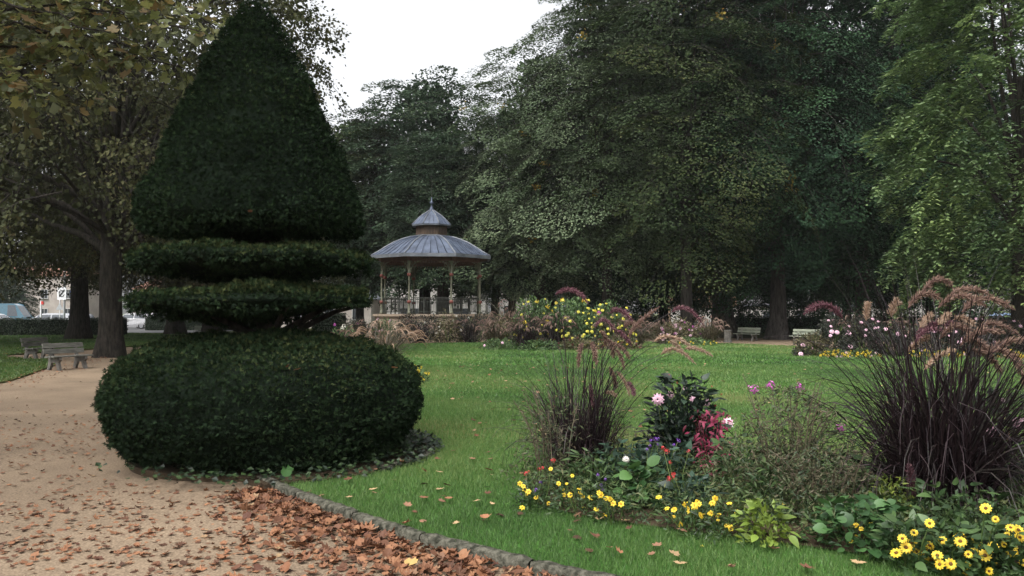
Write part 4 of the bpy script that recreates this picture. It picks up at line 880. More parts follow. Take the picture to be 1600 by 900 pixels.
# ------------------------------------------------------------------ fountain grass: arching blades and furry plumes
M['purple_blade'] = leaf_mat('purple_grass_blade', [lin('#150f12'), lin('#1d1518'), lin('#281d20'), lin('#33282a'), lin('#2c2a26')], trans=.12, rough=.5, spec=.25, objvar=.1)
M['olive_blade'] = leaf_mat('olive_grass_blade', [lin('#332c24'), lin('#443c2e'), lin('#565038'), lin('#443830')], trans=.15, rough=.45, spec=.4, objvar=.1)
M['plume_rose'] = leaf_mat('rose_plume', [lin('#4e3a36'), lin('#6a524a'), lin('#826a5c'), lin('#967e70')], trans=.35, rough=.8, objvar=.12)
M['plume_wine'] = leaf_mat('wine_plume', [lin('#402830'), lin('#5a3840'), lin('#745058'), lin('#8a6a6c')], trans=.35, rough=.8, objvar=.12)
M['plume_tan'] = leaf_mat('tan_plume', [lin('#7c6450'), lin('#947a66'), lin('#a8907c'), lin('#b4a090')], trans=.35, rough=.8, objvar=.12)
M['plume_far'] = leaf_mat('far_plume', [lin('#5c4845'), lin('#765f58'), lin('#8c746a'), lin('#9c877a')], trans=.35, rough=.8, objvar=.12)
def blade_tuft(n, h, spread, wid, seed, droop=1.0, base_r=.12, segs=7, az_bias=None):
    """arching blades: each starts near upright and bends over along its length"""
    rng = np.random.default_rng(seed); az = rng.uniform(0, 6.283, n); L = h * rng.uniform(.45, 1.2, n); b0 = base_r * np.sqrt(rng.uniform(0, 1, n)); ba = az + rng.normal(0, .9, n)
    th0 = spread * rng.uniform(.0, .55, n) ** 1.2; bend = droop * rng.uniform(.15, 1.5, n) ** 1.3; pw = rng.uniform(1.2, 3.0, n); yaw = rng.normal(0, .35, n)
    V = np.zeros((n, segs + 1, 2, 3)); tw = rng.normal(0, .5, n); c = np.stack([b0 * np.cos(ba), b0 * np.sin(ba), 0 * az], 1)
    for i in range(segs + 1):
        s = i / segs; th = th0 + bend * s ** pw; a = az + yaw * s
        d = np.stack([np.sin(th) * np.cos(a), np.sin(th) * np.sin(a), np.cos(th)], 1)
        if i: c = c + d * (L / segs)[:, None]
        sd = np.stack([-np.sin(a), np.cos(a), 0 * a], 1); nn = np.cross(d, sd); side = sd * np.cos(tw)[:, None] + nn * np.sin(tw)[:, None]
        w = wid * (1 - .92 * s ** 2.2) * .5; cc = c.copy(); cc[:, 2] = np.maximum(cc[:, 2], .01)
        V[:, i, 0] = cc + side * w; V[:, i, 1] = cc - side * w
    base = (np.arange(n) * (segs + 1) * 2)[:, None]; q = np.arange(segs)[None] * 2
    F = np.stack([base + q, base + q + 1, base + q + 3, base + q + 2], -1).reshape(-1, 4)
    return V.reshape(-1, 3), F, np.repeat(rng.uniform(0, 1, n), segs)
def plume_mesh(pts, rad, mat, seed, n=420, bristle=1.0):
    """a furry tail along a curve (points relative to its own origin)"""
    rng = np.random.default_rng(seed); P = np.array(pts, float); k = len(P)
    t = rng.uniform(0.02, 1, n); f = t * (k - 1); i = np.minimum(f.astype(int), k - 2); c = P[i] + (P[i + 1] - P[i]) * (f - i)[:, None]; tan = unit(P[i + 1] - P[i])
    d = rand_unit(n, rng); d = unit(d - tan * (d * tan).sum(1, keepdims=True)); env = np.minimum(1, np.minimum(t * 9 + .35, (1 - t) * 4 + .25))
    r = rad * env * rng.uniform(.55, 1.25, n) * bristle; U = unit(d + tan * rng.uniform(.5, 1.1, n)[:, None]); Nn = rand_unit(n, rng); Nn = unit(Nn - U * (Nn * U).sum(1, keepdims=True))
    V1, F1 = rhombs(c, U, Nn, r * 1.5, r * .22, 0)
    mb = MB(); mb.tube([Vector(p) for p in P], [rad * .45 * min(1, (j / (k - 1)) * 4 + .4, (1 - j / (k - 1)) * 3 + .2) for j in range(k)], 6)
    V2 = np.array(mb.v); F2 = np.array([f for f in mb.f if len(f) == 4]) + len(V1)
    return np_mesh('plume', np.concatenate([V1, V2]), np.concatenate([F1, F2]), mat, np.concatenate([rng.uniform(.2, 1, len(F1)), np.full(len(F2), .25)]))
def bez(a, m_, c, k=9):
    ctrl = (m_ - (a + c) * .25) * 2; return [a * (1 - t) ** 2 + ctrl * 2 * t * (1 - t) + c * t * t for t in np.linspace(0, 1, k)]
def fountain_grass(label, base, tufts, plumes, mats, rad=.016, group=None, seed=0, stem_mat=None, blade_mat='purple_blade', nb=420):
    t = thing('fountain_grass', label, 'ornamental grass', base, 0, group)
    Vs = []; Fs = []; R = []
    for (n, h, sp, wd, dr, br) in tufts:
        V, F, r = blade_tuft(n, h, sp, wd, seed + n, dr, br); Fs.append(F + sum(len(x) for x in Vs)); Vs.append(V); R.append(r)
    stuff(put('blades', np_mesh('blades', np.concatenate(Vs), np.concatenate(Fs), M[blade_mat], np.concatenate(R)), t))
    rr = random.Random(seed); sm = MB()
    for i, (a, m_, c, mt) in enumerate(plumes):
        a, m_, c = [Vector(q) - Vector(base) for q in (a, m_, c)]; pts = bez(a, m_, c)
        put('plume', plume_mesh([p - a for p in pts], rad * rr.uniform(.85, 1.15), M[mt], seed * 50 + i, n=nb), t, a)
        foot = Vector((rr.uniform(-.1, .1), rr.uniform(-.1, .1), 0)); ctl = Vector((foot.x * .7 + a.x * .3, foot.y * .7 + a.y * .3, max(.25, a.z * .85))); st = [foot * (1 - q) ** 2 + ctl * 2 * q * (1 - q) + a * q * q for q in np.linspace(0, 1, 7)]
        sm.tube(st, [.004, .0038, .0035, .0032, .003, .0026, .0022], 4, cap=False)
    if plumes: sm.build('stalks', M['purple_blade'], t)
    return t
# near grass on the right
B2 = G(1470, 800, ZL); dp = B2.y
def PL(lst, d0, jit=.5, seed=1):
    rr = random.Random(seed); out = []
    for (a, m_, c, mt) in lst:
        d = d0 + rr.uniform(-jit, jit); e = rr.uniform(-.12, .12); out.append((W(*a, d), W(*m_, d + e * .5), W(*c, d + e), mt))
    return out
pl2 = [((1439, 458), (1466, 436), (1489, 451), 'plume_rose'), ((1419, 481), (1442, 459), (1471, 469), 'plume_rose'), ((1466, 481), (1500, 461), (1541, 480), 'plume_rose'), ((1487, 459), (1512, 451), (1548, 461), 'plume_rose'),
       ((1503, 488), (1537, 466), (1586, 484), 'plume_rose'), ((1353, 501), (1354, 486), (1356, 471), 'plume_tan'), ((1392, 495), (1396, 478), (1404, 471), 'plume_tan'), ((1316, 497), (1288, 476), (1256, 491), 'plume_wine'),
       ((1437, 512), (1447, 500), (1455, 490), 'plume_tan'), ((1466, 508), (1474, 498), (1484, 490), 'plume_tan'), ((1490, 500), (1506, 497), (1523, 510), 'plume_tan'), ((1431, 520), (1470, 504), (1500, 514), 'plume_wine'),
       ((1468, 530), (1494, 508), (1522, 526), 'plume_rose'), ((1522, 522), (1552, 505), (1597, 527), 'plume_rose'), ((1546, 550), (1574, 534), (1602, 532), 'plume_rose'), ((1518, 546), (1545, 556), (1566, 586), 'plume_rose'),
       ((1550, 550), (1577, 550), (1602, 576), 'plume_rose'), ((1444, 578), (1466, 556), (1494, 546), 'plume_tan'), ((1418, 550), (1434, 534), (1454, 525), 'plume_tan'), ((1427, 780), (1424, 752), (1420, 724), 'plume_wine'),
       ((1540, 683), (1532, 677), (1518, 675), 'plume_tan'), ((1546, 690), (1562, 682), (1576, 680), 'plume_tan'), ((1500, 540), (1530, 518), (1570, 520), 'plume_rose'), ((1560, 545), (1590, 570), (1604, 612), 'plume_rose'), ((1430, 535), (1450, 515), (1478, 520), 'plume_wine'), ((1505, 530), (1530, 535), (1552, 558), 'plume_rose')]
fountain_grass('large near black fountain grass with pink and tan plumes, rightmost of the near bed', B2, [(420, 1.9, .7, .012, 1.8, .30), (420, 1.75, 1.0, .013, 2.5, .34), (330, 1.25, 1.4, .013, 2.7, .32), (180, 1.85, .4, .010, 1.1, .24)], PL(pl2, dp - .1, .45, 3), None, .030, seed=21)
B1 = G(905, 742, ZL)
pl1 = [((868, 460), (895, 453), (919, 475), 'plume_wine'), ((953, 490), (969, 485), (989, 503), 'plume_wine'), ((983, 527), (996, 506), (1031, 479), 'plume_rose'), ((930, 512), (946, 500), (966, 527), 'plume_wine'), ((964, 516), (975, 524), (987, 541), 'plume_wine'),
       ((911, 536), (906, 548), (904, 575), 'plume_rose'), ((922, 537), (928, 545), (932, 570), 'plume_rose'), ((937, 516), (945, 526), (947, 542), 'plume_rose'), ((950, 530), (956, 542), (959, 560), 'plume_rose'), ((956, 536), (972, 544), (985, 563), 'plume_rose'),
       ((961, 545), (970, 558), (975, 578), 'plume_rose'), ((952, 573), (959, 590), (963, 607), 'plume_rose'), ((963, 580), (976, 596), (984, 620), 'plume_tan'), ((922, 600), (924, 616), (927, 642), 'plume_wine'), ((945, 615), (954, 613), (964, 620), 'plume_tan'),
       ((980, 596), (988, 607), (991, 618), 'plume_wine'), ((1022, 534), (1048, 526), (1084, 545), 'plume_tan'), ((1033, 554), (1057, 546), (1088, 570), 'plume_tan'), ((1070, 545), (1090, 545), (1114, 557), 'plume_tan'), ((1046, 532), (1058, 540), (1066, 552), 'plume_tan'),
       ((1049, 488), (1073, 482), (1099, 508), 'plume_wine'), ((975, 512), (985, 505), (1003, 512), 'plume_rose')]
fountain_grass('slimmer purple fountain grass with rosy plumes at the left of the near bed', B1, [(260, 1.3, .35, .009, 1.0, .25), (300, 1.25, .75, .009, 2.0, .26), (180, .95, 1.2, .009, 2.4, .24)], PL(pl1, B1.y - .1, .3, 4), None, .025, seed=22)

# ------------------------------------------------------------------ the other plants of the near bed
def bed_thing(name, label, cat, px, py, group=None):
    b_ = G(px, py, ZL); return thing(name, label, cat, b_, 0, group), b_
DLEAF = leaf_set('dahlia_leaf', OVATE, [lin('#161f19'), lin('#1d2a20'), lin('#263428'), lin('#304032')])
t, b_ = bed_thing('dahlia_plant', 'dark leaved dahlia with large pink double flowers in the near bed', 'dahlia', 1070, 728)
leafy(t, DLEAF, 300, .45, .86, .11, 31, z0=.05, up=.9); fill_leaves(t, DLEAF[0].materials[0], 1200, .40, .85, .13, 39, .02)
P = [W(px, py, b_.y + dy) for px, py, dy in ((1028, 624, -.2), (1047, 617, .0), (1072, 608, .05), (1083, 625, -.1), (1104, 629, 0.0))]
flowers_at(t, b_, P[:1], POM['pink'], .068, 32, up=.1, jit=.1); flowers_at(t, b_, P[1:], POM['pink'], .042, 33, up=.3)
flowers_at(t, b_, [W(1137, 661, b_.y - .15)], POM['pinkwhite'], .060, 34, up=.1, jit=.1)
flowers_at(t, b_, [W(1118, 634, b_.y), W(1127, 616, b_.y), W(1058, 598, b_.y), W(1046, 586, b_.y), (W(1112, 604, b_.y))], BALL['scarlet'], .012, 35)
CRIM = [leaf_shape('leaf', [(0, .02), (.12, .1), (.35, .17), (.6, .14), (.85, .05), (1, 0)], M['crimson'], .2, .2 + .25 * i, i) for i in range(3)]
t, b_ = bed_thing('amaranth_plant', 'crimson leaved plant drooping at the right of the pink dahlia', 'flowering plant', 1105, 748)
rr = random.Random(36)
for i in range(230):
    p = W(rr.gauss(1104, 13) + (12 if i % 3 == 0 else 0), rr.uniform(640, 752), b_.y + rr.uniform(-.22, .12)) - b_
    put('leaf', CRIM[i % 3], t, mw=leaf_at(p, (rr.gauss(0, .8), rr.gauss(-.4, .6), rr.uniform(-1, .1)), (rr.gauss(0, .4), -.7 + rr.gauss(0, .3), .6), .07 * rr.uniform(.45, 1.2)))
stems(t, [(rr.uniform(-.05, .05), rr.uniform(-.05, .05), 0) for _ in range(9)], [(rr.uniform(-.12, .15), rr.uniform(-.1, .1), rr.uniform(.3, .6)) for _ in range(9)], .004, M['crimson'], seed=37)
GLEAF = leaf_set('broad_green_leaf', ROUND, [lin('#243c20'), lin('#304e29'), lin('#3d5c32'), lin('#4a6838')])
BLEAF = leaf_set('bluish_leaf', OVATE, [lin('#1f2d23'), lin('#293c2f'), lin('#344a3b')])
MLEAF = leaf_set('mid_green_leaf', OVATE, [lin('#22331c'), lin('#2e4225'), lin('#3a502d'), lin('#475c35')])
LLEAF = leaf_set('lime_leaf', OVATE, [lin('#4a5c20'), lin('#5a6c27'), lin('#6c7c30'), lin('#627636')])
NLEAF = leaf_set('narrow_leaf', LANCE, [lin('#24351d'), lin('#314427'), lin('#40522d')])
t, b_ = bed_thing('broad_leaf_plant', 'bright green round leaved plant below the pink dahlia', 'plant', 1000, 790); leafy(t, GLEAF, 44, .20, .32, .095, 41, z0=.03, up=.9)
t, b_ = bed_thing('broad_leaf_plant', 'dark blue green leafy plant left of the pink dahlia', 'plant', 975, 768); leafy(t, BLEAF, 80, .30, .42, .10, 42, z0=.03, up=.9)
flowers_at(t, b_, [W(978, 718, b_.y - .25)], POM['white'], .03, 43, up=.2)
t, b_ = bed_thing('broad_leaf_plant', 'bluish leafed low plant in front of the crimson plant', 'plant', 1075, 800); leafy(t, BLEAF, 60, .27, .26, .10, 44, z0=.03, up=.9)
flowers_at(t, b_, [W(1042, 705, b_.y - .1), W(1036, 700, b_.y), W(1045, 748, b_.y - .1), W(1052, 742, b_.y - .1), W(1076, 705, b_.y), W(1047, 722, b_.y - .1)], BALL['scarlet'], .022, 45)
t, b_ = bed_thing('verbena_plant', 'purple verbena with tiny flower heads beside the pink dahlia', 'flowering plant', 1015, 770)
leafy(t, NLEAF, 26, .16, .35, .07, 46)
flowers_at(t, b_, [W(px, py, b_.y + rr.uniform(-.15, .15)) for px, py in ((1015, 697), (1011, 702), (1017, 688), (1024, 685), (1028, 694), (1053, 695), (1060, 688), (1028, 686))], BALL['violet'], .018, 47)
t, b_ = bed_thing('verbena_plant', 'purple verbena in front of the slimmer fountain grass', 'flowering plant', 938, 790)
leafy(t, NLEAF, 40, .2, .25, .07, 48)
flowers_at(t, b_, [W(px, py, b_.y + rr.uniform(-.1, .1)) for px, py in ((934, 742), (946, 749), (931, 760), (937, 762), (943, 766), (940, 758), (948, 793))], BALL['violet'], .018, 49)
t, b_ = bed_thing('verbena_plant', 'purple and red flowers at the left tip of the near bed', 'flowering plant', 835, 790)
leafy(t, NLEAF, 36, .16, .2, .06, 50)
flowers_at(t, b_, [W(px, py, b_.y + rr.uniform(-.1, .1)) for px, py in ((845, 753), (838, 765), (814, 771), (816, 783), (836, 768))], BALL['violet'], .016, 51)
flowers_at(t, b_, [W(px, py, b_.y + .2 + rr.uniform(-.1, .1)) for px, py in ((826, 736), (822, 740), (843, 733), (864, 719), (848, 731))], BALL['scarlet'], .02, 52)
# small yellow daisies
def bidens(label, px, py, pts, seed, nl=60, rad=.3):
    t, b_ = bed_thing('bidens_plant', label, 'flowering plant', px, py, 'small yellow flowers edging the near bed')
    rr = random.Random(seed); leafy(t, NLEAF, nl, rad, .2, .06, seed, up=.7)
    flowers_at(t, b_, [W(x, y, b_.y + rr.uniform(-.22, .12)) for x, y in pts], BID, 1.1, seed, eye=BID_EYE, up=.5)
c1 = lambda L: [(800 + x / 2.8125, 560 + y / 2.8125) for x, y in L]
c2 = lambda L: [(1100 + x / 2.648, 560 + y / 2.648) for x, y in L]
bidens('small yellow daisies at the left tip of the near bed', 835, 797, c1([(35, 550), (55, 575), (65, 595), (50, 562), (72, 585), (160, 637), (170, 485), (45, 655), (105, 610)]), 61, 40, .2)
bidens('small yellow daisies under the slimmer fountain grass', 905, 800, c1([(225, 577), (295, 573), (310, 607), (205, 550), (240, 550), (315, 663), (345, 612), (265, 515), (255, 600), (300, 590), (228, 600)]), 62, 70, .3)
bidens('small yellow daisies in front of the round leaved plant', 965, 815, c1([(370, 663), (382, 590), (405, 695), (440, 625), (445, 637), (415, 615), (480, 640), (390, 600), (430, 618)]), 63, 60, .26)
bidens('yellow daisies in front of the crimson plant', 1085, 830, c1([(680, 660), (710, 695), (712, 665), (775, 660), (800, 645), (815, 630), (790, 668), (840, 690), (805, 655), (822, 640), (780, 672), (740, 730), (645, 610), (763, 643)]), 64, 80, .3)
bidens('yellow daisies left of the lime leaved plant', 1130, 840, c1([(875, 680), (880, 635), (892, 615), (950, 740), (960, 745), (990, 670), (955, 637), (905, 710), (865, 682), (835, 830), (942, 735), (830, 690)]), 65, 60, .26)
bidens('yellow daisies behind the lime leaved plant', 1190, 815, c2([(100, 690), (110, 700), (90, 695), (60, 650), (30, 640), (40, 600), (330, 600), (345, 752), (135, 635), (70, 665)]), 66, 30, .25)
t, b_ = bed_thing('lime_plant', 'lime green leafed plant at the front edge of the near bed', 'plant', 1192, 848); leafy(t, LLEAF, 48, .20, .26, .085, 71, z0=.02, up=.9)
t, b_ = bed_thing('broad_leaf_plant', 'fresh green heart leafed plant between lime plant and yellow coneflowers', 'plant', 1345, 855); leafy(t, leaf_set('fresh_leaf', ROUND, [lin('#243c20'), lin('#304d29'), lin('#3c5a30')]), 130, .36, .30, .075, 72, z0=.02, up=.9)
flowers_at(t, b_, [W(x, y, b_.y + rr.uniform(-.2, .1)) for x, y in c2([(610, 755), (630, 735), (650, 705), (690, 690), (718, 727), (628, 690), (695, 745), (595, 680)])], BID, .9, 73, eye=BID_EYE)
t, b_ = bed_thing('spurge_plant', 'yellow green spurge at the foot of the large purple grass', 'plant', 1395, 822); leafy(t, leaf_set('spurge_leaf', LANCE, [lin('#3c4a20'), lin('#566428'), lin('#6e7834')]), 120, .2, .34, .06, 74, up=.7)
leafy(t, NLEAF, 40, .3, .25, .08, 75)
# yellow coneflowers, front right
rud = c2([(1165, 620), (1205, 665), (933, 682), (868, 720), (820, 745), (858, 765), (835, 782), (795, 805), (880, 800), (905, 797), (985, 752), (932, 774), (1060, 757), (1057, 735), (1127, 757), (965, 815), (940, 835), (1020, 850), (975, 852), (1085, 855), (1082, 885), (1117, 803), (1093, 810), (1162, 815), (1195, 780), (1255, 730), (1268, 700), (1305, 740), (1280, 785), (1275, 800), (1300, 710), (1215, 838), (1318, 845), (1240, 770), (1290, 880), (1180, 880)])
rpl = [('yellow coneflowers left of the front right clump, nearest the heart leafed plant', 1420, 885, 0, 1455), ('yellow coneflowers in the middle of the front right clump', 1480, 893, 1455, 1512), ('yellow coneflowers right of the middle of the front right clump', 1535, 893, 1512, 1556), ('yellow coneflowers at the lower right corner of the picture', 1580, 890, 1556, 1700)]
for i, (lb, px, py, lo, hi) in enumerate(rpl):
    t, b_ = bed_thing('coneflower_plant', lb, 'flowering plant', px, py, 'yellow coneflowers in the near bed')
    leafy(t, MLEAF, 75, .24, .27, .085, 80 + i, z0=.02, up=.8); rr = random.Random(85 + i)
    flowers_at(t, b_, [W(x, y, b_.y + rr.uniform(-.24, .0)) for x, y in rud if lo <= x < hi], RUD, .92, 90 + i, eye=RUD_EYE, up=.5, jit=.3)
# spent cleome: leaning seed stalks, dry fine leaves, a few magenta heads
def cleome(label, px, py, heads, n, spread, h, seed, lean=(0, 0), nleaf=1500, fw=.3, hl=.55):
    t, b_ = bed_thing('spent_cleome', label, 'flowering plant', px, py); rng = np.random.default_rng(seed); mb = MB(); tips = []; Ps = []; Us = []; rr = random.Random(seed)
    tgt = [W(x, y, b_.y + dy) - b_ for x, y, dy in heads] + [Vector((rr.gauss(lean[0], spread), rr.gauss(lean[1], spread * .7), h * rr.uniform(.55, 1.0))) for _ in range(n)]
    for e in tgt:
        f = Vector((e.x * .3 + rr.gauss(0, .05), e.y * .3 + rr.gauss(0, .05), 0)); m_ = f.lerp(e, .5) + Vector((-e.x * .12, 0, .05)); pts = bez(f, m_, e, 7); mb.tube(pts, [.006, .0055, .005, .005, .0045, .004, .003], 5, cap=False)
        for k in range(46):                      # thin seed pods along the upper stalk
            s = rr.uniform(.45, 1); q = pts[min(5, int(s * 6))].lerp(pts[min(6, int(s * 6) + 1)], s * 6 % 1); a = rr.uniform(0, 6.283); d = Vector((math.cos(a), math.sin(a), rr.uniform(-.6, .5))).normalized(); Ps.append(tuple(q)); Us.append(tuple(d))
    mb.build('stalks', M['dry_stem'], t)
    P = np.array(Ps); U = np.array(Us); N = rand_unit(len(P), rng); N = unit(N - U * (N * U).sum(1, keepdims=True)); V, F = rhombs(P, U, N, rng.uniform(.025, .07, len(P)), np.full(len(P), .004))
    stuff(put('seed_pods', np_mesh('seed_pods', V, F, M['dry_stem'], rng.uniform(0, 1, len(P))), t))
    m_ = nleaf; P = np.stack([rng.normal(lean[0] * .6, fw, m_), rng.normal(lean[1] * .6, fw * .6, m_), np.abs(rng.normal(0, hl, m_)) * h * .8], 1); P[:, 2] = np.minimum(P[:, 2], h * .85 * np.exp(-(P[:, 0] / (fw * 2.2)) ** 2) + .03)
    U = rand_unit(m_, rng); N = rand_unit(m_, rng); N = unit(N - U * (N * U).sum(1, keepdims=True)); V, F = rhombs(P, U, N, rng.uniform(.03, .075, m_), rng.uniform(.006, .018, m_)); stuff(put('dry_leaves', np_mesh('dry_leaves', V, F, M['cleome_leaf'], rng.uniform(0, 1, m_)), t))
    for i, (x, y, dy) in enumerate(heads): put('flower', BALL['magenta'][i % 3], t, mw=face_dir((0, -.4, 1), rr.uniform(0, 6), .044, W(x, y, b_.y + dy) - b_))
    return t
M['cleome_leaf'] = leaf_mat('spent_leaf', [lin('#2c3826'), lin('#3d4a32'), lin('#50583c'), lin('#5e5844'), lin('#483e32')], trans=.25, objvar=.1)
cleome('withered grey brown cleome with three magenta heads between dahlia and large grass', 1235, 790, [(1177, 607, .1), (1205, 603, .15), (1249, 604, .1), (1313, 667, .0)], 24, .26, 1.08, 121, nleaf=5600, fw=.27)
cleome('withered low cleome in front of the large purple grass', 1285, 815, [], 12, .2, .6, 122, nleaf=2400, fw=.22)
cleome('withered cleome leaning out at the left edge of the near bed', 872, 765, [], 15, .16, .95, 123, lean=(-.16, .05), nleaf=1000, fw=.16)
cleome('withered stalks behind the slimmer fountain grass', 940, 740, [], 9, .22, .8, 124, nleaf=900, fw=.2)
t, b_ = bed_thing('dahlia_plant', 'dark dahlia with pale pink flowers half hidden right of the large purple grass', 'dahlia', 1590, 780); leafy(t, DLEAF, 120, .45, .85, .11, 131, z0=.05); flowers_at(t, b_, [W(1550, 675, b_.y - .5), W(1566, 625, b_.y - .2), W(1590, 660, b_.y - .4)], POM['pink'], .05, 132)
for i, (lb, px, py, lv, n_, r_, h_, sz) in enumerate((('mid green leafy plant between the crimson plant and the withered cleome', 1150, 775, MLEAF, 110, .26, .5, .08), ('green leafy plant left of the large purple grass', 1320, 800, MLEAF, 110, .28, .42, .085), ('narrow leaved green plant behind the small yellow daisies', 930, 775, NLEAF, 110, .32, .38, .09), ('narrow leaved plant behind the lime plant', 1215, 805, NLEAF, 110, .3, .38, .09), ('bluish leafy plant at the foot of the pink dahlia', 1040, 765, BLEAF, 90, .3, .4, .1), ('leafy green plant behind the yellow coneflowers', 1500, 845, MLEAF, 120, .45, .36, .09))):
    t, b_ = bed_thing('filler_plant', lb, 'plant', px, py); leafy(t, lv, n_, r_, h_, sz, 600 + i, z0=.02)
# low growth that covers the soil
rng = np.random.default_rng(141); n = 34000; x = rng.uniform(0, 5.7, n); y = rng.uniform(4.8, 8.4, n); ok = in_poly(x, y, BED); x, y = x[ok], y[ok]; n = len(x)
P = np.stack([x, y, ZL + .01 + rng.uniform(0, .23, n)], 1); U = unit(np.stack([rng.normal(0, 1, n), rng.normal(0, 1, n), rng.uniform(0, 1.2, n)], 1)); N = rand_unit(n, rng); N = unit(N - U * (N * U).sum(1, keepdims=True)); V, F = rhombs(P, U, N, rng.uniform(.03, .08, n), rng.uniform(.006, .022, n))
M['cover'] = leaf_mat('ground_cover_leaf', [lin('#26341e'), lin('#364828'), lin('#485a32'), lin('#5a5a3a')], trans=.2, objvar=0)
tag(put('ground_cover', np_mesh('ground_cover', V, F, M['cover'], rng.uniform(0, 1, n))), 'low green growth covering the soil of the near flower bed', 'ground cover', kind='stuff')

# ------------------------------------------------------------------ beds farther off
M['bush_leaf'] = leaf_mat('bush_leaf', [lin('#2a3c22'), lin('#3a5030'), lin('#4b623a'), lin('#5d7044')], trans=.2, objvar=.2)
M['bush_dark'] = leaf_mat('dark_bush_leaf', [lin('#1c211c'), lin('#282c25'), lin('#353a30'), lin('#3f3a34')], trans=.2, objvar=.2)
M['bush_dry'] = leaf_mat('dry_bush_leaf', [lin('#3c3628'), lin('#544c38'), lin('#686046'), lin('#4c5236')], trans=.2, objvar=.2)
def bush(label, base, r, h, mat, seed, n=1400, sz=.09, cat='bush', name='bush', flower=None, group=None, asp=.5):
    t = thing(name, label, cat, base, 0, group); rng = np.random.default_rng(seed); wob = Wob(seed, 8, 2.2)
    d = rand_unit(n, rng); d[:, 2] = np.abs(d[:, 2]); q = rng.uniform(.35, 1, n) ** .6 * (1 + .22 * wob(d * 1.5)); P = d * q[:, None] * np.array([r, r, h])
    U = unit(d + rng.normal(0, .7, (n, 3))); N = unit(d + np.array([0, 0, .6]) + rng.normal(0, .6, (n, 3))); N = unit(N - U * (N * U).sum(1, keepdims=True)); L = sz * rng.uniform(.6, 1.4, n)
    V, F = rhombs(P, U, N, L, L * asp); put('foliage', np_mesh('foliage', V, F, mat, rng.uniform(0, 1, n)), t)
    mb = MB(); rr = random.Random(seed)
    for k in range(7): a = rr.uniform(0, 6.28); mb.tube([(0, 0, 0), (.3 * r * math.cos(a), .3 * r * math.sin(a), h * .5), (.55 * r * math.cos(a), .55 * r * math.sin(a), h * .8)], [.02, .014, .006], 4, cap=False)
    mb.build('stems', M['stem'], t)
    if flower:
        for meshes, cnt, sc, zlo in flower:
            for i in range(cnt):
                dd = Vector((rr.gauss(0, 1), rr.gauss(-.8, .7), abs(rr.gauss(0, .7)) + zlo)).normalized(); p = Vector((dd.x * r, dd.y * r, dd.z * h)) * rr.uniform(.95, 1.12)
                put('flower', meshes[i % len(meshes)], t, mw=face_dir(dd + Vector((0, -.5, .2)), rr.uniform(0, 6), sc * rr.uniform(.75, 1.2), p))
    return t
def far_grass(label, base, h, spread, seed, npl=26, n=260, mat='olive_blade', plume='plume_far', wd=.018, group='fountain grasses in the far beds', prad=.036, plen=.36):
    rr = random.Random(seed); t = thing('fountain_grass', label, 'ornamental grass', base, 0, group)
    V, F, r = blade_tuft(n, h * 1.1, .9, wd, seed, 2.0, .3, 5); stuff(put('blades', np_mesh('blades', V, F, M[mat], r), t)); Vs = []; Fs = []; R = []; sm = MB()
    for i in range(int(npl * 1.6)):
        a = rr.uniform(0, 6.283); q = spread * rr.uniform(.25, 1.05); z = h * rr.uniform(.62, 1.0) * (1 - .25 * q / spread); o = Vector((q * math.cos(a), q * math.sin(a), z)); out = Vector((math.cos(a), math.sin(a), 0)); L = plen * rr.uniform(.7, 1.2)
        pts = bez(o, o + out * L * .5 + Vector((0, 0, L * .18)), o + out * L * .85 + Vector((0, 0, -L * .25)), 6); me = plume_mesh(pts, prad, None, seed * 97 + i, n=70, bristle=1.1)
        v = np.empty(len(me.vertices) * 3, np.float32); me.vertices.foreach_get('co', v); f = np.empty(len(me.loops), np.int32); me.loops.foreach_get('vertex_index', f); Fs.append(f.reshape(-1, 4) + sum(len(x) for x in Vs)); Vs.append(v.reshape(-1, 3)); R.append(np.full(len(f) // 4, rr.random())); bpy.data.meshes.remove(me)
        sm.tube([(0, 0, 0), o * .5 + Vector((0, 0, z * .15)), o], [.008, .007, .005], 3, cap=False)
    stuff(put('plumes', np_mesh('plumes', np.concatenate(Vs), np.concatenate(Fs), M[plume], np.concatenate(R)), t)); sm.build('stalks', M[mat], t); return t
def Gd(px, d): p = W(px, 488, d); return Vector((p.x, d, ZL - .01))
# the mound in the middle of the lawn (34 to 38 m away)
lem = POM['lemon']
far_grass('brown plumed grass at the left end of the lawn mound', Gd(775, 35.5), 1.45, .85, 201, 34, 320)
far_grass('tall brown plumed grass behind the left end of the lawn mound', Gd(800, 37), 2.3, 1.0, 202, 40, 340)
bush('dry olive bush between the grasses at the left of the lawn mound', Gd(800, 35.8), 1.0, 1.5, M['bush_dry'], 218, 1500, .11)
far_grass('brown plumed grass among the yellow dahlias at the right of the lawn mound', Gd(958, 35.2), 1.7, .8, 219, 30, 260)
far_grass('dark arching grass in the left front of the lawn mound', Gd(822, 34.6), 1.55, .75, 203, 30, 320, 'purple_blade')
far_grass('dark arching grass in the middle front of the lawn mound', Gd(868, 34.6), 1.7, .75, 204, 34, 340, 'purple_blade')
far_grass('brown plumed grass at the right end of the lawn mound', Gd(992, 36), 1.5, .8, 205, 34, 300)
bush('yellow flowered dahlia bush at the left of the lawn mound', Gd(838, 35.9), 1.3, 2.15, M['bush_leaf'], 211, 3800, .13, 'dahlia', 'dahlia_plant', [(lem, 26, .07, .1), (BALL['yellow'], 5, .10, .9)])
bush('tallest yellow flowered dahlia bush in the middle of the lawn mound', Gd(893, 35.6), 1.4, 2.3, M['bush_leaf'], 212, 4200, .13, 'dahlia', 'dahlia_plant', [(lem, 52, .07, .1), (BALL['yellow'], 8, .10, .9)])
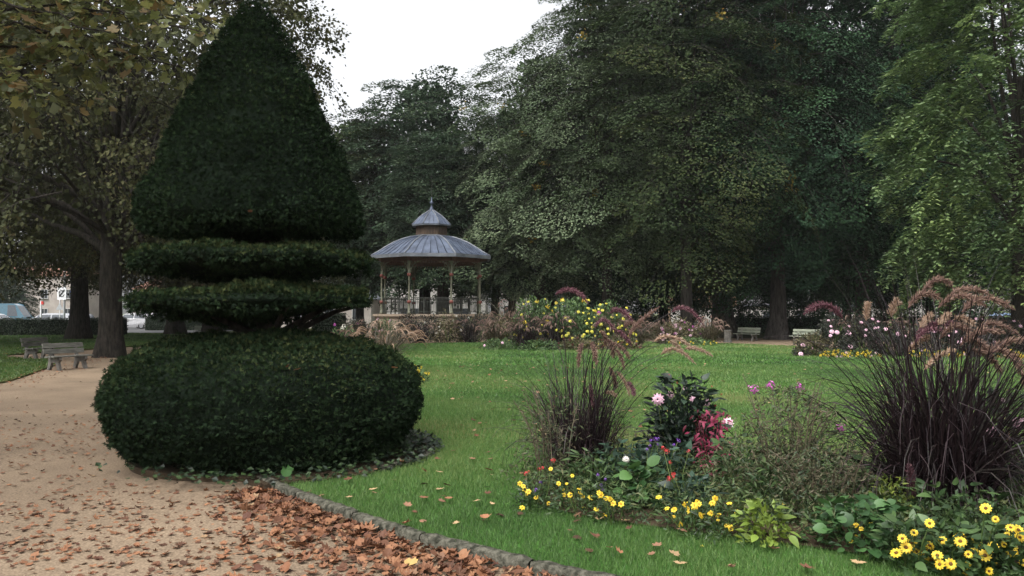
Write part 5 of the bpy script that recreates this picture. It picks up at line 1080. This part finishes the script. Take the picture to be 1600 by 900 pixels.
bush('yellow flowered dahlia bush at the right of the lawn mound', Gd(948, 35.9), 1.3, 2.05, M['bush_leaf'], 213, 3800, .13, 'dahlia', 'dahlia_plant', [(lem, 40, .07, .1), (BALL['magenta'], 3, .12, .0)])
bush('low leafy plant with a pink flower at the left foot of the lawn mound', Gd(780, 34.2), .85, .5, M['bush_leaf'], 214, 900, .10, flower=[(POM['pink'], 3, .06, .2)])
bush('low green plant at the middle foot of the lawn mound', Gd(845, 33.8), 1.0, .42, M['bush_leaf'], 215, 900, .10)
bush('low reddish plant at the foot of the lawn mound, right of its middle', Gd(905, 33.9), 1.0, .55, M['bush_dry'], 216, 900, .10, flower=[(BALL['crimson'], 12, .05, .1)])
bush('low dry plant at the right foot of the lawn mound', Gd(965, 34.2), 1.05, .6, M['bush_dry'], 217, 1000, .10, flower=[(BALL['crimson'], 8, .05, .1), (BALL['yellow'], 5, .05, .1)])
# the bed farther right (1020 to 1130) about 40 m away
far_grass('brown plumed grass at the right end of the far bed by the litter bin', Gd(1108, 40), 1.5, .8, 221, 34, 300)
far_grass('brown plumed grass at the left end of the far bed by the litter bin', Gd(1035, 40.5), 1.35, .8, 222, 30, 280)
bush('dry leafed bush with pinkish flowers in the far bed by the litter bin', Gd(1062, 40), 1.1, 1.25, M['bush_dry'], 223, 1800, .11, flower=[(BALL['pink'], 14, .07, .2), (BALL['magenta'], 8, .07, .2)])
bush('low green edging with yellow flowers in front of the far bed', Gd(1080, 39), 1.2, .35, M['bush_leaf'], 224, 800, .1, flower=[(BALL['yellow'], 12, .05, .2)])
# the bed at right (1250 to 1600) about 29 m away
pk = POM['pink']
for i, (px, d, r, h, nf) in enumerate(((1300, 29.5, .75, 1.45, 12), (1345, 30.5, .8, 1.5, 12), (1385, 29.6, .8, 1.35, 10), (1450, 30.2, .85, 1.35, 8), (1515, 29.8, .9, 1.35, 9), (1580, 30, .95, 1.35, 9))):
    lb = ['left end', 'second plant from the left', 'third plant from the left', 'middle behind the big plumes', 'right part behind the big plumes', 'right picture edge'][i]
    bush('dark dahlia with pale pink flowers, right bed, ' + lb, Gd(px, d), r, h, M['bush_dark'], 231 + i, 2000, .11, 'dahlia', 'dahlia_plant', [(pk, nf, .075, .25)], 'pale pink dahlias of the right bed')
bush('olive dry shrub at the left end of the right bed', Gd(1272, 29.2), .7, .95, M['bush_dry'], 241, 1400, .09)
bush('low plant with one pink rose at the left tip of the right bed', Gd(1252, 29.2), .35, .42, M['bush_dark'], 242, 500, .08, flower=[(pk, 2, .10, .1)])
for i, (px, lb) in enumerate(((1305, 'left'), (1345, 'second from left'), (1440, 'third from left'), (1480, 'fourth from left'), (1570, 'right'))):
    bush('low yellow flowers edging the right bed, ' + lb, Gd(px, 28.3), .62, .26, M['bush_leaf'], 251 + i, 500, .07, flower=[(BALL['yellow'], 26, .05, .25), (BALL['pink'], 4, .05, .25)], group='yellow edging of the right bed')
far_grass('brown plumed grass behind the pink dahlias of the right bed', Gd(1330, 32), 1.6, .7, 261, 24, 220)
far_grass('brown plumed grass in the middle of the right bed', Gd(1420, 31), 1.5, .8, 262, 30, 260)
far_grass('brown plumed grass in the right part of the right bed', Gd(1550, 31), 1.6, .8, 263, 30, 260)
# the bed behind the yew (grass plumes show over its skirt) and the one before the bandstand
far_grass('tan plumed grass showing over the right of the yew skirt', Gd(600, 21), 1.45, .85, 271, 40, 300, plume='plume_tan', prad=.024, plen=.4, wd=.012)
far_grass('rosy plumed grass left of the tan one, behind the yew', Gd(560, 22.5), 1.35, .7, 272, 30, 260, plume='plume_rose', prad=.024, plen=.36, wd=.012)
bush('low yellow flowers at the right edge of the yew skirt', Gd(646, 18.2), .36, .4, M['bush_leaf'], 273, 500, .06, flower=[(BALL['yellow'], 26, .045, .3), (BALL['violet'], 5, .03, .1)])
bush('leafy plant with magenta flowers behind the yew', Gd(535, 23), .6, 1.2, M['bush_leaf'], 274, 1200, .09, flower=[(BALL['magenta'], 9, .06, .4), (BALL['white'], 4, .06, .4)])
fb = [(555, 'dark', 1.0, 'magenta'), (600, 'leaf', 1.0, 'pink'), (640, 'dark', 1.2, None), (672, 'dark', 1.1, 'white'), (700, 'dry', 1.2, None), (722, 'dark', 1.15, 'white'), (748, 'dark', 1.3, None)]
nm = ['leftmost', 'second', 'third', 'fourth', 'fifth', 'sixth', 'rightmost']
for i, (px, k, h, fl) in enumerate(fb):
    bush('bush in the planting before the bandstand, %s from the left' % nm[i] if 0 < i < 6 else '%s bush in the planting before the bandstand' % nm[i], Gd(px, 42.6 + .5 * (i % 2)), .9, h * 1.3, M['bush_' + k], 281 + i, 1300, .12, flower=[(BALL[fl], 8, .07, .3)] if fl else None, group='planting before the bandstand')
far_grass('brown plumed grass at the left of the bandstand planting', Gd(575, 42.5), 1.3, .75, 291, 12, 220, 'purple_blade')
far_grass('brown plumed grass before the middle of the bandstand', Gd(655, 42), 1.4, .75, 292, 12, 220, 'purple_blade')
far_grass('brown plumed grass at the right of the bandstand planting', Gd(735, 42), 1.5, .75, 293, 12, 240, 'purple_blade')
# clipped yew cone and dark shrubs under the lindens
# ------------------------------------------------------------------ plane leaves: overhead branch and fallen leaves
def plane_leaf(name, mat, seed, cup=.15):
    rr = random.Random(seed); lobes = [(-2.6, .5), (-2.05, .5), (-1.45, .76), (-1.08, .66), (-.72, .88), (-.38, .74), (0, 1.0), (.38, .74), (.72, .88), (1.08, .66), (1.45, .76), (2.05, .5), (2.6, .5)]
    vs = [(0, 0, 0)]; w = (rr.uniform(-1, 1), rr.uniform(-1, 1), rr.uniform(0, 6.28))
    for a, r in lobes:
        r *= rr.uniform(.75, 1.15) * .58; x, y = r * math.cos(a), r * math.sin(a)
        vs.append((x, y, cup * (r * r * 2.2 + .35 * w[0] * x * y * 4 + .25 * w[1] * r * math.sin(2 * a + w[2]))))
    fs = [(0, i, i + 1) for i in range(1, len(lobes))]
    n = len(vs); vs += [(-.02, .012, .0), (-.02, -.012, .0), (-.42, 0, cup * .5)]; fs.append((n, n + 1, n + 2))
    mb = MB(); mb.add(vs, fs, rr.random()); return mb.mesh(name, mat)
M['dead_leaf'] = leaf_mat('dead_leaf', [lin('#432e22'), lin('#5e3f2e'), lin('#785038'), lin('#8c6448'), lin('#523428')], trans=.15, rough=.7, objvar=.3)
M['pale_leaf'] = leaf_mat('pale_dead_leaf', [lin('#7a5a46'), lin('#94745a'), lin('#a08664')], trans=.15, rough=.7, objvar=.25)
M['branch_leaf'] = leaf_mat('branch_leaf', [lin('#3f452a'), lin('#505632'), lin('#62673c'), lin('#706e42'), lin('#604a2e')], trans=.4, rough=.5, objvar=.3)
M['gold_leaf'] = leaf_mat('gold_leaf', [lin('#a08450'), lin('#b09462')], trans=.2, objvar=.1)
DEAD = [plane_leaf('fallen_leaf', M['dead_leaf'], s, c) for s, c in ((1, .15), (2, .3), (3, .5), (4, .25), (5, -.35), (6, .4), (7, .65), (8, -.2))]
PALE = [plane_leaf('fallen_leaf', M['pale_leaf'], s, c) for s, c in ((11, .1), (12, .25), (13, -.2), (14, .35))]
rng = np.random.default_rng(301); pts = []
KP = [Vector((x, y, 0)) for x, y in ((-2.3, 7.5), (-1.86, 7.03), (-0.97, 6.04), (-0.22, 5.37), (0.36, 4.96), (1.2, 4.4))]
for i in range(len(KP) - 1):                        # the drift against the kerb
    a, c = KP[i], KP[i + 1]; d = (c - a); ln = d.length; d.normalize(); nr = Vector((d.y, -d.x, 0))
    if nr.y > 0: nr = -nr
    wdt = [.45, .62, .8, .85, .9][i]
    for _ in range(int(ln * 380)):
        q = a + d * rng.uniform(0, ln) + nr * (.05 + abs(rng.normal(0, wdt * .55))); pts.append((q.x, q.y, rng.uniform(.003, .03) * max(.2, 1 - (q - a).dot(nr) / .8), 'drift'))
cl = [G(px, py) for px, py in ((60, 690), (110, 680), (140, 670), (150, 710), (90, 640), (30, 790), (60, 800), (250, 800), (120, 830), (330, 790), (280, 840), (200, 870), (100, 885), (380, 840), (330, 870), (230, 760), (100, 745), (170, 690), (20, 700), (430, 800), (60, 660), (420, 870), (300, 890), (40, 680), (130, 720), (330, 810), (180, 850), (260, 780), (150, 800), (410, 790), (455, 840), (350, 830))]
for c in cl:
    for _ in range(rng.integers(45, 90)):
        s = .05 + .028 * c.y; q = c + Vector((rng.normal(0, s * 4.0), rng.normal(0, s * 1.6), 0)); pts.append((q.x, q.y, rng.uniform(.0, .008), 'path'))
for _ in range(300):
    y = math.sqrt(rng.uniform(4.4 ** 2, 19 ** 2)); x = rng.uniform(-.75, .1) * y; pts.append((x, y, rng.uniform(.0, .008), 'path'))
for _ in range(420):                                # far litter along the left lawn edge and under the planes
    k = rng.uniform(0, 1); q = Vector((-11.3, 17.5, 0)).lerp(Vector((-15.2, 29, 0)), k) + Vector((rng.normal(.25, .35), rng.normal(0, .4), 0)); pts.append((q.x, q.y, .03, 'path'))
for _ in range(500): pts.append((-14 + rng.normal(0, 3.5), 31 + rng.normal(0, 2.5), .05, 'path'))
for _ in range(420):
    y = math.sqrt(rng.uniform(4.6 ** 2, 24 ** 2)); x = rng.uniform(-.25, .62) * y * (1 if rng.uniform() < .5 else .35); pts.append((x, y, 0, 'lawn'))
for _ in range(60): pts.append((rng.uniform(-1.6, 2.2), rng.uniform(4.6, 8.5), 0, 'lawn'))
X = np.array([p[0] for p in pts]); Y = np.array([p[1] for p in pts]); inl = in_poly(X, Y, LAWN); inb = in_poly(X, Y, BED); itp = (X - TOP_C.x) ** 2 + (Y - TOP_C.y) ** 2 < 1.72 ** 2; ill = in_poly(X, Y, LEFT_LAWN)
keep = []
for i, (x, y, z, k) in enumerate(pts):
    if itp[i] or inb[i]: continue
    if k != 'lawn' and inl[i] and rng.uniform() > .06: continue
    if k == 'lawn' and not inl[i]: continue
    if inl[i]: k = 'lawn'; z = ZL + rng.uniform(.02, .045)
    if ill[i]: z = .06
    keep.append((x, y, z, k))
keep.sort(key=lambda p: p[1])
rr = random.Random(302); rest = {'drift': [], 'path': [], 'lawn': []}
caps = {'drift': 140, 'path': 80, 'lawn': 80}; cnt = dict.fromkeys(caps, 0)
lab = {'drift': ('dry russet leaf in the thick drift along the stone kerb', 'leaves drifted against the kerb'), 'path': ('dry brown leaf lying loose on the sandy path', 'leaves scattered on the path'), 'lawn': ('pale brown leaf lying on the green lawn', 'leaves scattered on the lawn')}
for x, y, z, k in keep:
    inview = abs(x) < .66 * y and y > 4.75
    me = (PALE if (k == 'lawn' and rr.random() < .6) or rr.random() < .06 else DEAD); me = me[rr.randrange(len(me))]; s = rr.uniform(.05, .115) if k != 'path' else rr.uniform(.03, .08)
    e = Euler((rr.gauss(0, .28 if k == 'drift' else .14), rr.gauss(0, .28 if k == 'drift' else .14), rr.uniform(0, 6.283))); 
    if inview and cnt[k] < caps[k] and (k != 'path' or rr.random() < .9):
        cnt[k] += 1; o = put('fallen_leaf', me, None, (x, y, z + .004), e, s); tag(o, lab[k][0], 'leaf', lab[k][1])
    else: rest[k].append((me, Matrix.LocRotScale(Vector((x, y, z + .004)), e, Vector((s, s, s)))))
for k, lst in rest.items():
    for tone, pool in (('dead', DEAD), ('pale', PALE)):
        sub = [q for q in lst if q[0] in pool]
        if not sub: continue
        Vs = []; Fs = []; R = []; o = 0
        for me, mx in sub:
            v = np.empty(len(me.vertices) * 3); me.vertices.foreach_get('co', v); v = v.reshape(-1, 3); A = np.array(mx); v = v @ A[:3, :3].T + A[:3, 3]
            f = np.empty(len(me.loops), np.int32); me.loops.foreach_get('vertex_index', f); Vs.append(v); Fs.append(f.reshape(-1, 3) + o); o += len(v); R.append(np.full(len(f) // 3, rr.random()))
        ob = put('leaf_litter', np_mesh('leaf_litter', np.concatenate(Vs), np.concatenate(Fs), M['dead_leaf' if tone == 'dead' else 'pale_leaf'], np.concatenate(R)))
        tag(ob, {'drift': '%s fallen leaves drifted against the kerb', 'path': '%s fallen leaves strewn over the sandy path', 'lawn': '%s fallen leaves strewn over the lawn'}[k] % ('russet' if tone == 'dead' else 'pale tan'), 'leaf litter', kind='stuff')
o = put('fallen_leaf', plane_leaf('fallen_leaf', M['gold_leaf'], 21, .25), None, G(640, 880, .06), (.1, -.2, 1.0), .12); tag(o, 'single pale golden leaf on top of the russet drift by the kerb', 'leaf')
M['fresh_leaf1'] = leaf_mat('green_stray_leaf', [lin('#35552c'), lin('#406434')], trans=.3, objvar=0)
o = put('stray_leaf', plane_leaf('stray_leaf', M['fresh_leaf1'], 22, .2), None, W(447, 733, 7.36), (1.2, 1.4, .0), .14); tag(o, 'single bright green leaf at the foot of the yew skirt', 'leaf')
for px, py, d, s in ((450, 573, 7.95, .1), (467, 577, 7.9, .1), (340, 552, 8.4, .07), (478, 553, 8.5, .08), (618, 575, 8.6, .09), (292, 304, 8.35, .08), (436, 197, 8.75, .08), (393, 330, 8.1, .07)):
    o = put('fallen_leaf', DEAD[int(px) % 8], None, W(px, py, d - .12), (rr.uniform(0, 1), rr.uniform(0, 1), rr.uniform(0, 6)), s); tag(o, 'dry orange leaf caught on the clipped yew', 'leaf', 'leaves caught on the yew')

# ------------------------------------------------------------------ the plane tree beside the camera whose low branches hang into the top left
near = thing('plane_tree', 'plane tree just outside the left edge, its olive yellow leaves overhanging the path', 'tree', (-10.2, 8.2, 0))
o = put('trunk', trunk_mesh('plane_trunk', 9, .36, .2, M['bark'], 311, flare=1.5), near)
BL = [plane_leaf('leaf', M['branch_leaf'], s, c) for s, c in ((31, .2), (32, .4), (33, -.3), (34, .5), (35, .1), (36, .6))]
rr = random.Random(312); mb = MB(); base = near.location; lf = []
tw = [((-40, 60), (120, 55), (262, 100)), ((-40, 20), (110, 10), (250, 30)), ((-60, 95), (60, 98), (180, 88)), ((-30, -30), (150, -10), (330, -20)), ((-50, 110), (20, 118), (60, 150)), ((-20, 70), (150, 80), (292, 112)), ((60, -40), (200, 20), (310, 55)), ((100, 60), (120, 110), (140, 180)), ((-60, 30), (30, 40), (130, 70)), ((-30, -10), (60, 20), (200, 66)), ((150, -30), (260, 0), (345, 60)), ((-60, 130), (-10, 140), (40, 130)), ((20, -60), (180, -40), (420, -60))]
for i, (a, m_, c) in enumerate(tw):
    d = rr.uniform(8.4, 10.2); a, m_, c = W(*a, d + .3), W(*m_, d), W(*c, d - .3); pts = bez(a, m_, c, 9); pts = [p + Vector((rr.gauss(0, .03), rr.gauss(0, .05), rr.gauss(0, .03))) for p in pts]
    mb.tube([p - base for p in pts], [.02 - .0018 * j for j in range(9)], 5, cap=False)
    root = Vector((base.x, base.y, 5.2 + .15 * (i % 5))); mb.tube([root - base, (root.lerp(a, .5) + Vector((0, 0, .4))) - base, pts[0] - base], [.07, .045, .02], 6, cap=False)
    npt = 90 if i not in (7, 11) else 26
    for k in range(npt):
        s = rr.uniform(.0, 1.0) * 8; j = min(7, int(s)); p = pts[j].lerp(pts[j + 1], s - j); off = Vector((rr.gauss(0, .14), rr.gauss(0, .22), rr.gauss(-.03, .10))); q = p + off
        lf.append((q, Vector((off.x + rr.gauss(0, .1), off.y - .06, off.z - rr.uniform(.05, .2))), Vector((rr.gauss(0, .5), rr.gauss(-.3, .5), 1)), rr.uniform(.10, .2)))
        if k % 3 == 0: mb.tube([p - base, q - base], [.004, .002], 3, cap=False)
mb.build('branches', M['bark'], near, smooth=True)
lf.sort(key=lambda q: -q[3]); rest = []
for i, (q, d, u, s) in enumerate(lf):
    mx = leaf_at(q - base, d, u, s); px = 800 + FPX * q.x / q.y
    if i < 420 and px > -20 and len([1]) : 
        if len(rest) >= 0 and i < 300: put('leaf', BL[i % 6], near, mw=mx); continue
    rest.append((BL[i % 6], mx))
Vs = []; Fs = []; R = []; o_ = 0
for me, mx in rest:
    v = np.empty(len(me.vertices) * 3); me.vertices.foreach_get('co', v); v = v.reshape(-1, 3); A_ = np.array(mx); v = v @ A_[:3, :3].T + A_[:3, 3]; f = np.empty(len(me.loops), np.int32); me.loops.foreach_get('vertex_index', f)
    Vs.append(v); Fs.append(f.reshape(-1, 3) + o_); o_ += len(v); R.append(np.full(len(f) // 3, rr.random()))
stuff(put('small_leaves', np_mesh('small_leaves', np.concatenate(Vs), np.concatenate(Fs), M['branch_leaf'], np.concatenate(R)), near))
V, F, rn, C, u = crown_data(313, 6.2, 17, 5.5, wide, 160, 60, 1.6, 1.4, .2, flat=.9, rho=(.4, 1.05), twist=.8, ninner=400); put('crown', np_mesh('plane_crown', V, F, M['plane'], rn), near)
# ------------------------------------------------------------------ thin autumn mist in the park
HAZE = 0.00022
if HAZE > 0:
    m = bpy.data.materials.new('haze'); m.use_nodes = True; n = m.node_tree; n.nodes.clear()
    vo = n.nodes.new('ShaderNodeVolumePrincipled'); vo.inputs['Density'].default_value = HAZE; vo.inputs['Color'].default_value = (.93, .94, .97, 1); vo.inputs['Anisotropy'].default_value = .3
    ou = n.nodes.new('ShaderNodeOutputMaterial'); n.links.new(vo.outputs[0], ou.inputs['Volume'])
    mb = MB(); mb.box((0, 60, 14.5), (2100, 2100, 35)); hz_o = mb.build('haze', m); tag(hz_o, 'thin pale autumn mist over the park', 'haze', kind='stuff')
